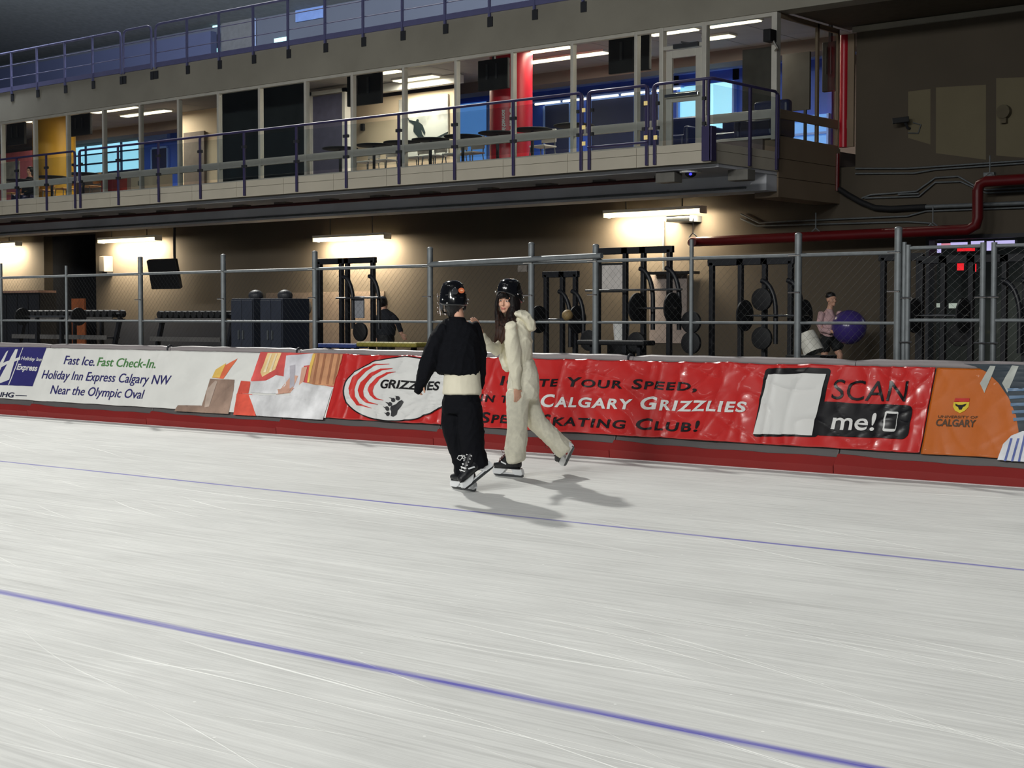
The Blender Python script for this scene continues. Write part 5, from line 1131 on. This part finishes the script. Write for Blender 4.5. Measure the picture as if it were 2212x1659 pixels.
def hand_shapes(b, wrist, direc, palm_n, curl=.5, s=1.):
    """palm, four fingers of different length and a thumb"""
    d = V(direc).normalized(); n = (V(palm_n) - d * V(palm_n).dot(d)).normalized(); sd = n.cross(d); W_ = V(wrist)
    b.limb([(W_ - d * .01, .024 * s, .02 * s), (W_ + d * .03 * s, .036 * s, .016 * s), (W_ + d * .08 * s, .038 * s, .014 * s)], 14, n)
    for k, (o, l) in enumerate(((-.03, .062), (-.01, .074), (.01, .07), (.03, .054))):
        p = W_ + d * .078 * s + sd * o * s; q = d; pts = [(p, .0092 * s, .0092 * s)]
        for j in range(3): q = (q + n * curl * .45).normalized(); p = p + q * l * s / 3; pts.append((p, (.009 - .0006 * j) * s, (.009 - .0006 * j) * s))
        b.limb(pts, 8, n)
    p = W_ + d * .025 * s - sd * .03 * s; b.limb([(p, .012 * s, .012 * s), (p + (d * .6 - sd * .6 + n * .3) * .035 * s, .011 * s, .011 * s), (p + (d * .85 - sd * .45 + n * .5) * .07 * s, .009 * s, .009 * s)], 8, n)
def helmet(parent, M, T, tint=M_HELM, sticker=False, straps=True):
    """hockey helmet: shell in two halves with ridges, vents, ear guards and chin strap"""
    def P(x, y, z): return V(T) + M @ V((x, y, z))
    n, m = 40, 16; vs = []; fs = []
    for j in range(m + 1):
        for i in range(n):
            a = 2 * math.pi * i / n; ph = math.pi / 2 * j / m
            front = math.cos(a); low = -.03 - .055 * max(0, -front) ** .8 - .035 * (1 - abs(front)) + .035 * max(0, front)
            x, y, z = .135 * math.cos(a), .108 * math.sin(a), 0
            r = math.cos(ph) ** .62 if j < m else .02
            z = low + (.125 - low) * math.sin(ph) ** .95
            rid = 1 + .022 * (math.exp(-((y * r) / .018) ** 2) * (j > 5)) + .02 * math.exp(-((abs(y * r) - .062) / .012) ** 2) * (j > 3) + (.03 if z < -.005 and front < .3 else 0)
            vs.append(P(x * r * rid, y * r * rid, z * (1 + .0 if j < m else 1)))
    for j in range(m):
        for i in range(n): fs.append((j * n + i, j * n + (i + 1) % n, (j + 1) * n + (i + 1) % n, (j + 1) * n + i))
    fs.append(tuple(m * n + i for i in range(n)))
    h = obj('helmet', B().add(vs, fs), tint, parent, smooth=50); sd = h.modifiers.new('t', 'SOLIDIFY'); sd.thickness = .012; sd.offset = -1; sb = h.modifiers.new('s', 'SUBSURF'); sb.levels = 1; sb.render_levels = 1
    v = B()
    def shell(deg, hgt, rz, ry):
        a = R_(deg); ph = math.asin(min(1, hgt)); front = math.cos(a); low = -.03 - .055 * max(0, -front) ** .8 - .035 * (1 - abs(front)) + .035 * max(0, front)
        rr = math.cos(ph) ** .62; c = V((.135 * math.cos(a) * rr, .108 * math.sin(a) * rr, low + (.125 - low) * hgt ** .95)); n_ = V((c.x / .135 ** 2, c.y / .108 ** 2, max(0, c.z) / .12 ** 2)).normalized()
        v.ell(P(*(c * 1.005 + n_ * .001)), ry, .004, rz, 14, 8, M @ frame(n_.cross(ZZ), n_.cross(ZZ).cross(n_)))
    for sg in (-1, 1):
        for dg, hg, rz, ry in ((38, .8, .006, .016), (70, .84, .006, .016), (115, .82, .006, .016), (150, .74, .007, .016), (85, .45, .006, .018), (130, .4, .006, .018), (165, .3, .006, .014)): shell(sg * dg, hg, rz, ry)
    obj('vents', v, M_BLACK, h)
    e = B()
    for sx in (-1, 1): e.limb([(P(.02, sx * .1, -.03), .028, .008), (P(.005, sx * .1, -.075), .03, .008), (P(-.01, sx * .096, -.105), .02, .007)], 14, M @ V((0, 1, 0)))
    obj('ear_guards', e, M_DKGREY, h, smooth=60)
    if straps:
        c = B().tube([P(.0, .1, -.09), P(.045, .07, -.125), P(.068, 0, -.138), P(.045, -.07, -.125), P(.0, -.1, -.09)], .007, 8); obj('chin_strap', c, M_BLACK, h, smooth=60)
        s_ = B()
        for sx in (-1, 1):
            for q in ((.05, .112, .0), (-.06, .108, -.03), (-.1, .085, -.06)): s_.ell(P(q[0], sx * q[1], q[2]), .008, .008, .008, 10, 6)
        obj('snaps', s_, M_CHROME, h, smooth=60)
    if sticker:
        s_ = B(); c = P(-.1415, -.02, .035); nn = (M @ V((-1, -.16, .12))).normalized(); a1 = nn.cross(ZZ).normalized(); a2 = a1.cross(nn)
        s_.prism([c + a1 * .026 * math.cos(t * .35) + a2 * .022 * math.sin(t * .35) for t in range(18)], nn * .006); o = obj('round_sticker', s_, mat('orange_sticker', (226, 122, 78), .5, var=.05), h); o['label'] = 'orange oval sticker'
        s_ = B().prism([c + nn * .006 + a1 * .013 * math.cos(t * .7) + a2 * .007 * math.sin(t * .7) for t in range(9)], nn * .001); obj('sticker_mark', s_, mat('pale_sticker', (240, 190, 150), .5, var=0), o)
        # size label on the smoked band at the back
        s_ = B().ell(P(-.1335, .03, .03), .006, .028, .026, 18, 10, M); obj('back_plate', s_, mat('smoked_plate', (52, 54, 58), .25, var=0), h, smooth=60)
        c_ = B()   # wire face cage hooked on the far side, seen past the shell
        for k in range(5): c_.tube([P(.06 - .0 * k, .112, .02 - .035 * k), P(.13, .085, .015 - .036 * k), P(.165, 0, .01 - .037 * k), P(.13, -.085, .015 - .036 * k), P(.06, -.112, .02 - .035 * k)], .0028, 6)
        for yy in (-.07, -.025, .025, .07): c_.tube([P(.145 - abs(yy) * .3, yy, .02), P(.155 - abs(yy) * .3, yy, -.06), P(.135 - abs(yy) * .3, yy, -.145)], .0028, 6)
        obj('face_cage', c_, M_CHROME, h, smooth=60)
    return h
def folds(amp, seed, vx=1., vz=1.):
    def f(p):
        x, y, z = p.dot(RH), p.dot(DH), p.z
        w_ = noise.noise(V((x * 4 + seed, y * 4, z * 4))) * .5
        q = V((x * 7 * vx + seed + z * 2.2 + w_, y * 7 * vx, z * 4.5 * vz + w_)); q2 = V((x * 15 * vx - z * 6 + seed, y * 13, z * 9 * vz + x * 4 + w_ * 2))
        r = (1 - abs(noise.noise(q))) ** 7; r2 = (1 - abs(noise.noise(q2))) ** 6
        return amp * (r * 1.0 + r2 * .55 - .5)
    return f

# ---------------------------------------------------------------- skater in black
cB = CropMap(atZ(1000, 1060).dot(FW) - EYE.dot(FW))
cB = CropMap((atZ(1002, 1060) - EYE).dot(FW)); k = cB.k
HBc = cB(398, 190, .02); MB_ = frame(rd(-.36, .93, -.05))
b = B(); head_shapes(b, MB_, HBc + ZZ * .0, .96)
b.limb(cB.L([(420, 255, 42, .05), (428, 300, 44, .055), (430, 340, 46, .05)]), 18)
b.limb(cB.L([(430, 360, 85, .06), (430, 420, 120, .085), (435, 560, 115, .085), (448, 700, 105, .08), (455, 840, 100, .075), (455, 920, 100, .075)]), 20)
b.limb(cB.L([(420, 950, 44, .055), (405, 1100, 44, .06), (425, 1220, 40, .05), (470, 1400, 30, .04), (465, 1450, 28, .04)], .06), 16); b.limb(cB.L([(492, 950, 44, .055), (522, 1100, 44, .06), (540, 1220, 40, .05), (585, 1385, 30, .04)], -.06), 16)
b.limb(cB.L([(335, 400, 30, .04), (262, 560, 30, .035), (200, 720, 26, .03), (165, 785, 22, .026)], -.03), 14); b.limb(cB.L([(526, 400, 30, .04), (580, 560, 30, .035), (592, 700, 26, .03), (588, 790, 20, .022)], .06), 14)
hand_shapes(b, cB(168, 772, -.03), rd(-.38, .1, -.9), rd(.6, .5, 0), 1.3, .88); hand_shapes(b, cB(588, 800, .07), rd(-.1, .1, -1), rd(-.7, .2, 0), .6, .92)
r = remesh(b, .0055, 4)
person1 = tag(obj('person', r, SKIN, smooth=180), 'person in baggy black sweater and wide black trousers skating, seen from behind', 'person')
M_SWB = mat('black_knit', (15, 16, 21), .9, spec=.12, var=.15, scale=40, bump=.25, bscale=160); M_TRB = mat('black_twill', (13, 14, 19), .85, spec=.12, var=.12, scale=30, bump=.1, bscale=90); M_SHI = mat('cream_cotton', (214, 208, 188), .85, spec=.12, var=.04, scale=12)
b = B(); b.dome = .1; b.limb(cB.L([(458, 690, 128, .115), (458, 760, 132, .118), (458, 830, 140, .128), (458, 868, 142, .132)]), 24)
obj('shirt', remesh(b, .009, 5, fold=folds(.003, 3.)), M_SHI, person1, smooth=180)['label'] = 'cream shirt tail below the sweater'
b = B(); b.dome = .1; b.limb(cB.L([(457, 850, 120, .10), (457, 920, 142, .128), (460, 1000, 146, .13)]), 24)
b.limb(cB.L([(405, 960, 88, .12), (400, 1080, 90, .12), (408, 1160, 84, .115), (428, 1240, 76, .105), (450, 1310, 72, .105), (468, 1370, 66, .1), (462, 1428, 66, .095), (460, 1452, 60, .09)], .06), 22)
b.limb(cB.L([(512, 960, 92, .12), (520, 1080, 94, .12), (526, 1180, 92, .118), (532, 1270, 84, .11), (552, 1330, 82, .105), (580, 1375, 78, .095), (592, 1398, 66, .085)], -.05), 22)
obj('trousers', remesh(b, .009, 4, fold=folds(.010, 8., 1., .5)), M_TRB, person1, smooth=180)
b = B(); b.dome = .1; b.limb(cB.L([(436, 332, 58, .07), (432, 350, 105, .09), (428, 385, 132, .11), (430, 450, 152, .13), (432, 550, 168, .145), (430, 650, 166, .145), (427, 705, 160, .14), (425, 728, 152, .13)]), 26)
b.limb(cB.L([(330, 385, 50, .08), (290, 470, 62, .085), (252, 560, 70, .085), (215, 660, 64, .075), (182, 745, 50, .06), (158, 805, 38, .048), (140, 845, 30, .04), (132, 862, 24, .034)], -.03), 20)
b.limb(cB.L([(530, 380, 50, .08), (566, 450, 50, .085), (588, 540, 46, .08), (598, 640, 38, .07), (598, 720, 34, .055), (591, 790, 28, .042), (588, 835, 22, .036)], .06), 20)
obj('sweater', remesh(b, .009, 4, fold=folds(.009, 1.)), M_SWB, person1, smooth=180)
b = B(); b.limb(cB.L([(398, 235, 66, .085), (400, 270, 50, .06), (398, 300, 36, .04), (402, 318, 20, .03)], -.01), 18); b.limb(cB.L([(372, 250, 20, .03), (358, 295, 14, .02), (368, 318, 8, .012)], .0), 12)
obj('hair', remesh(b, .008, 3, fold=folds(.006, 5., 4, 1)), HAIRB, person1, smooth=180)
helmet(person1, MB_, cB(394, 165, .02), sticker=True)
skate(person1, frame(rd(-.62, .78)), atZ(860 + 474 / 3.319, 590 + 1556 / 3.319, 0), M_LACEW)
p0, p1 = cB(677, 1400, -.05), cB(498, 1546, -.16); fw_ = (p1 - p0).normalized()
skate(person1, frame(fw_, rd(-.5, -.12, .8)), p0 * .5 + p1 * .5, M_LACEW, sx=-.07, sh=-.03)

# ---------------------------------------------------------------- skater in cream
cG = CropMap((atZ(860 + 797 / 3.319, 590 + 1459 / 3.319) - EYE).dot(FW)); k = cG.k
FG = frame(rd(-.44, -.90, -.05), rd(.10, .05, 1)); HG = cG(785, 200, .0)
b = B(); head_shapes(b, FG, HG, .93)
b.limb(cG.L([(800, 250, 36, .045), (815, 300, 40, .05), (830, 350, 60, .06)], .01), 18)
b.limb(cG.L([(835, 360, 70, .1), (845, 450, 75, .1), (860, 560, 72, .09), (890, 680, 80, .1), (905, 790, 70, .09), (898, 850, 52, .065)]), 20)
b.limb(cG.L([(860, 920, 44, .05), (850, 1100, 40, .05), (845, 1280, 32, .04), (830, 1360, 26, .035)], -.04), 16); b.limb(cG.L([(928, 900, 38, .045), (990, 1070, 40, .05), (1120, 1200, 34, .045), (1195, 1285, 26, .035)], .12), 16)
b.limb(cG.L([(820, 390, 34, .045), (826, 540, 30, .035), (840, 680, 25, .03), (850, 815, 18, .02)], -.16), 14)
b.limb(cG.L([(790, 400, 34, .045, .1), (740, 500, 30, .035, .02), (694, 556, 22, .024, -.11), (644, 516, 20, .022, -.22), (592, 420, 17, .02, -.32)]), 14)
hand_shapes(b, cG(850, 822, -.16), rd(.12, -.1, -1), rd(-.4, .8, 0), .55, .92); hand_shapes(b, cG(590, 415, -.33), rd(-.42, -.25, .85), rd(-.6, .5, -.2), .45, .92)
r = remesh(b, .0045, 3)
def facerule(c):
    q = FG.transposed() @ (c - HG) / .93
    if q.x > .05 and abs(q.y) < .021 and -.073 < q.z < -.058: return 1
    if q.x > .05 and .012 < abs(q.y) < .046 and .021 + .0 < q.z < .029: return 2
    return 0
person2 = tag(obj('person', colour(r, facerule), [SKIN, LIP, BROW], smooth=180), 'long-haired person in cream hooded sweatshirt and cream trousers skating, looking back', 'person')
e = B(); 
for q in (-1, 1): e.ell(HG + FG @ (V((.0775, q * .03, .005)) * .93), .0115, .0135, .0052, 14, 8, FG)
ey = obj('eyes', e, M_LENS, person2, smooth=60)
e = B()
for q in (-1, 1): e.ell(HG + FG @ (V((.0862, q * .029 + .001, .005)) * .93), .0045, .0066, .0046, 12, 8, FG)
obj('irises', e, M_IRIS, ey, smooth=60)
M_HOOD = mat('cream_fleece', (226, 221, 200), .9, spec=.12, var=.06, scale=14, bump=.12, bscale=90); M_TRG = mat('cream_marl_cotton', (220, 216, 198), .9, spec=.12, var=.08, scale=30, bump=.12, bscale=110)
b = B(); b.dome = .1; b.limb(cG.L([(905, 640, 78, .12), (902, 720, 108, .135), (898, 820, 114, .14), (896, 900, 108, .135)]), 24)
b.limb(cG.L([(862, 860, 86, .1), (858, 980, 78, .1), (856, 1100, 74, .1), (850, 1200, 74, .1), (838, 1290, 76, .105), (846, 1338, 70, .10), (850, 1352, 66, .095)], -.06), 22)
b.limb(cG.L([(930, 880, 78, .1), (950, 980, 76, .105), (1000, 1075, 72, .1), (1080, 1155, 68, .1), (1150, 1222, 68, .1), (1186, 1258, 72, .125), (1206, 1278, 68, .115)], .12), 22)
obj('trousers', remesh(b, .0085, 4, fold=folds(.008, 21., 1., .6)), M_TRG, person2, smooth=180)
b = B(); b.dome = .1; b.limb(cG.L([(845, 318, 50, .08), (848, 350, 80, .12), (852, 420, 92, .14), (858, 500, 104, .145), (862, 570, 104, .14), (868, 630, 98, .13), (880, 668, 88, .12)]), 26)
b.limb(cG.L([(812, 370, 44, .07), (812, 450, 52, .075), (822, 550, 54, .075), (832, 640, 48, .065), (842, 730, 42, .055), (850, 800, 32, .045), (852, 832, 29, .04)], -.15), 20)
b.limb(cG.L([(790, 400, 46, .07, .1), (745, 495, 50, .07, .02), (700, 545, 48, .06, -.10), (655, 525, 40, .05, -.2), (622, 470, 28, .042, -.28), (600, 430, 20, .034, -.32)]), 20)
b.limb(cG.L([(752, 560, 22, .06), (752, 610, 30, .08), (772, 668, 26, .07), (790, 700, 18, .05)], -.02), 14)
obj('hooded_sweatshirt', remesh(b, .0085, 4, fold=folds(.010, 33.)), M_HOOD, person2, smooth=180)
b = B(); b.limb(cG.L([(835, 290, 26, .12), (870, 295, 38, .13), (915, 325, 44, .13), (945, 365, 44, .11), (952, 405, 34, .08)]), 20); b.limb(cG.L([(915, 300, 22, .08), (945, 318, 16, .07), (958, 330, 10, .05)], -.02), 12); b.limb(cG.L([(960, 360, 20, .06), (972, 385, 16, .05)], -.01), 12)
obj('hood', remesh(b, .008, 2, fold=folds(.012, 40.)), M_HOOD, person2, smooth=180)
hz0, hz1 = cG(720, 490).z, cG(760, 150).z; M_HAIRG = hair_mat('dark_brown_hair', (14, 10, 10), (78, 50, 38), hz0 - .1, hz1 - .1)
b = B()
b.limb(cG.L([(802, 150, 70, .10, .02), (818, 210, 62, .095, .01), (824, 270, 48, .075, -.02), (806, 340, 34, .05, -.09), (775, 420, 26, .035, -.15), (748, 480, 16, .02, -.16)]), 20)      # the mass behind the cheek, falling over the near shoulder
b.limb(cG.L([(722, 150, 14, .03, -.04), (706, 210, 11, .028, -.03), (706, 280, 16, .03, -.05), (720, 350, 26, .035, -.08), (724, 420, 28, .035, -.12), (704, 470, 16, .02, -.14), (690, 498, 7, .01, -.14)]), 18)     # far lock in front
b.limb(cG.L([(735, 290, 16, .03, -.02), (748, 350, 30, .03, -.08), (750, 420, 30, .03, -.13), (738, 490, 16, .018, -.15)]), 16)
b.limb(cG.L([(810, 300, 18, .03, -.08), (830, 335, 12, .02, -.12), (848, 352, 5, .01, -.13)]), 12); b.limb(cG.L([(790, 330, 10, .02, -.13), (768, 400, 12, .015, -.17), (742, 500, 9, .01, -.17), (736, 512, 4, .006, -.17)]), 10)
b.limb(cG.L([(718, 168, 12, .012, -.085), (745, 160, 20, .014, -.098), (772, 162, 18, .014, -.09), (794, 185, 10, .02, -.07)]), 12)     # fringe under the rim
hz = remesh(b, .0075, 3, fold=lambda p: .005 * noise.noise(V((p.dot(RH) * 70, p.dot(DH) * 60, p.z * 4))) + .003 * noise.noise(V((p.dot(RH) * 140, p.dot(DH) * 120, p.z * 6))))
obj('hair', hz, M_HAIRG, person2, smooth=180)
helmet(person2, frame(rd(-.50, -.86, -.02), rd(.14, .05, 1)), cG(800, 142, .03))
skate(person2, frame(rd(-.80, .60)), atZ(860 + 797 / 3.319, 590 + 1459 / 3.319, 0), M_LACER)
p0, p1 = cG(1266, 1252, .03), cG(1206, 1380, .27); fw_ = (p1 - p0).normalized()
skate(person2, frame(fw_, rd(-.75, .12, .62)), p0 * .5 + p1 * .5, M_LACER, stripe=True, sx=-.02, sh=-.1)

# ---------------------------------------------------------------- people in the gym and the lounge
def gx(px, py, Y):
    return V((atY(px, 700, Y).x, Y, .075)) if py >= 845 else atY(px, py, Y)      # feet stand on the gym floor
def small_person(name_lab, parts, Y, skin_limbs, heads, hands, voxel=.012):
    b = B()
    for pts in skin_limbs: b.limb([(gx(p[0], p[1], Y) + V((0, p[4] if len(p) > 4 else 0, 0)), p[2], p[3]) for p in pts], 16)
    for M, px, py in heads: head_shapes(b, M, gx(px, py, Y))
    for (px, py, dy, d, n) in hands: hand_shapes(b, gx(px, py, Y) + V((0, dy, 0)), d, n, .5)
    o = tag(obj('person', remesh(b, voxel * .6, 3), SKIN, smooth=180), name_lab, 'person')
    for nm, m, limbs in parts:
        b = B()
        for pts in limbs: b.limb([(gx(p[0], p[1], Y) + V((0, p[4] if len(p) > 4 else 0, 0)), p[2], p[3]) for p in pts], 18)
        obj(nm, remesh(b, voxel, 4, fold=folds(.008, 50.)), m, o, smooth=180)
    return o
GY = 25.4; mpx = (gx(1796, 700, GY) - gx(1795, 700, GY)).length
Mh = frame(V((.92, -.35, 0)))
small_person('person in pale pink shirt and black shorts carrying a large purple ball', [
    ('shirt', mat('pale_pink_cotton', (206, 170, 172), .85, var=.05), [[(1792, 670, .07, .1), (1790, 684, .13, .17), (1788, 705, .14, .19), (1787, 725, .125, .17)], [(1784, 676, .06, .07, -.16), (1782, 700, .058, .06, -.2), (1786, 712, .05, .05, -.2), (1806, 716, .045, .045, -.2)], [(1802, 676, .06, .07, .16), (1812, 690, .05, .06, .15)]]),
    ('shorts', mat('black_shorts', (16, 20, 22), .8), [[(1786, 722, .13, .16), (1786, 736, .14, .17)], [(1784, 734, .1, .1, -.08), (1786, 757, .11, .1, -.1)], [(1794, 734, .1, .1, .08), (1806, 752, .11, .1, .1)]])], GY,
    [[(1795, 655, .05, .055), (1792, 672, .06, .08), (1790, 690, .11, .14), (1787, 725, .11, .14), (1787, 738, .1, .13)], [(1785, 735, .08, .08, -.08), (1787, 770, .06, .065, -.1), (1786, 800, .05, .06, -.1), (1786, 848, .04, .04, -.1), (1792, 853, .05, .045, -.1)], [(1795, 735, .08, .08, .08), (1808, 768, .06, .065, .1), (1806, 800, .05, .06, .1), (1800, 848, .04, .04, .1), (1808, 853, .05, .045, .1)], [(1783, 700, .045, .045, -.2), (1788, 712, .04, .04, -.2), (1818, 718, .03, .03, -.2)]],
    [(Mh, 1796, 648)], [(1816, 717, -.2, (1, .1, .1), (0, 1, 0))])
b = B(); b.ell(gx(1796, 641, GY) + V((-.02, 0, .02)), .1, .085, .07, 16, 10)
per = [o for o in bpy.data.objects if o.name.startswith('person')][-1]
obj('hair', remesh(b, .012, 3), HAIRB, per, smooth=180)
q = gx(1834, 707, GY); tag(obj('exercise_ball', B().ell(q, .31, .31, .31, 40, 24), mat('purple_gloss', (70, 56, 128), .22, var=.04, scale=3), smooth=180), 'large purple exercise ball held by the person in pale pink', 'ball')
# white bin lying tilted behind the pads
q = gx(1750, 741, 14.4); MM = Matrix.Rotation(R_(160), 3, V((FW.x, FW.y, 0))) @ Matrix.Rotation(R_(18), 3, RH)
t = thing('white_bucket', 'white bucket tipped over on a stool behind the pads left of the pink shirt', 'bucket', (q.x, 14.4, .02))
obj('bucket', B().lathe([(.02, -.11), (.088, -.11), (.098, -.04), (.101, -.038), (.101, -.022), (.098, -.02), (.108, .11), (.098, .11), (.084, -.095), (.02, -.095)], q, 28, MM), mat('white_plastic', (206, 204, 194), .5, var=.05), t, smooth=40)
obj('stool', B().box(q.x - .2, q.x + .2, 14.25, 14.6, q.z - .2, q.z - .125).box(q.x - .19, q.x - .14, 14.3, 14.35, .02, q.z - .24).box(q.x + .14, q.x + .19, 14.3, 14.35, .02, q.z - .24).box(q.x - .19, q.x - .14, 14.5, 14.55, .02, q.z - .24).box(q.x + .14, q.x + .19, 14.5, 14.55, .02, q.z - .24), M_BLACK, t)
PY_ = 21.5
M_TEE = mat('charcoal_tee', (30, 33, 40), .9, var=.08)
small_person('person in dark clothes seen from behind beside a black gym rack', [
    ('jacket', M_TEE, [[(830, 672, .09, .09), (832, 682, .19, .13), (834, 700, .2, .14), (834, 722, .18, .13)], [(820, 684, .06, .06, -.05), (816, 706, .055, .055, -.05), (820, 728, .05, .05, -.05)], [(850, 684, .06, .06), (860, 700, .055, .055), (866, 716, .05, .05)]]),
    ('trousers', M_BLACK, [[(833, 722, .17, .13), (833, 740, .17, .13)], [(826, 740, .1, .1), (826, 800, .08, .09)], [(842, 740, .1, .1), (843, 800, .08, .09)]])], PY_,
    [[(828, 664, .055, .06), (830, 676, .07, .07), (833, 700, .15, .1), (833, 735, .14, .1)], [(826, 740, .08, .08), (826, 800, .06, .06), (826, 850, .05, .07)], [(842, 740, .08, .08), (843, 800, .06, .06), (843, 850, .05, .07)], [(820, 690, .04, .04, -.05), (820, 734, .035, .035, -.05)], [(852, 690, .04, .04), (868, 722, .035, .035)]],
    [(frame(V((.2, 1, 0))), 827, 655)], [(820, 734, -.05, (0, 0, -1), (1, 0, 0)), (868, 722, 0, (.6, 0, -.8), (0, 1, 0))])
per = [o for o in bpy.data.objects if o.name.startswith('person')][-1]
b = B(); b.ell(gx(827, 652, PY_) + V((0, -.02, 0)), .1, .11, .115, 16, 10); obj('hair', remesh(b, .012, 3), HAIRB, per, smooth=180)
# seated person in the lounge
SY = 26.3
small_person('person in dark clothes sitting at a table left of the yellow column', [
    ('jacket', M_BLACK, [[(64, 385, .1, .1), (64, 394, .22, .14), (62, 412, .21, .14), (62, 424, .2, .15)], [(50, 396, .065, .065, -.05), (46, 412, .06, .06, -.12), (56, 420, .055, .055, -.28)], [(77, 396, .065, .065, -.05), (82, 412, .06, .06, -.12), (72, 420, .055, .055, -.28)]]),
    ('trousers', M_NAVY, [[(62, 424, .19, .15), (62, 428, .19, .15)], [(56, 427, .09, .09), (54, 428, .085, .085, -.38), (54, 445, .07, .07, -.42)], [(70, 427, .09, .09), (72, 428, .085, .085, -.38), (72, 445, .07, .07, -.42)]])], SY,
    [[(64, 376, .055, .06), (64, 388, .07, .07), (62, 410, .16, .1), (62, 426, .15, .12)], [(56, 427, .07, .07), (54, 428, .06, .06, -.38), (54, 446, .045, .045, -.42)], [(70, 427, .07, .07), (72, 428, .06, .06, -.38), (72, 446, .045, .045, -.42)], [(48, 400, .04, .04, -.05), (46, 412, .035, .035, -.12), (58, 421, .03, .03, -.3)], [(79, 400, .04, .04, -.05), (82, 412, .035, .035, -.12), (70, 421, .03, .03, -.3)]],
    [(frame(V((.4, -.9, -.1))), 64, 370)], [(58, 421, -.3, (.3, -.9, 0), (0, 0, -1)), (70, 421, -.3, (-.3, -.9, 0), (0, 0, -1))])
per = [o for o in bpy.data.objects if o.name.startswith('person')][-1]
b = B(); b.ell(gx(64, 367, SY) + V((0, .02, 0)), .1, .1, .11, 16, 10); b.ell(gx(64, 374, SY) + V((0, .05, 0)), .08, .06, .1, 16, 10); obj('hair', remesh(b, .012, 3), HAIRB, per, smooth=180)
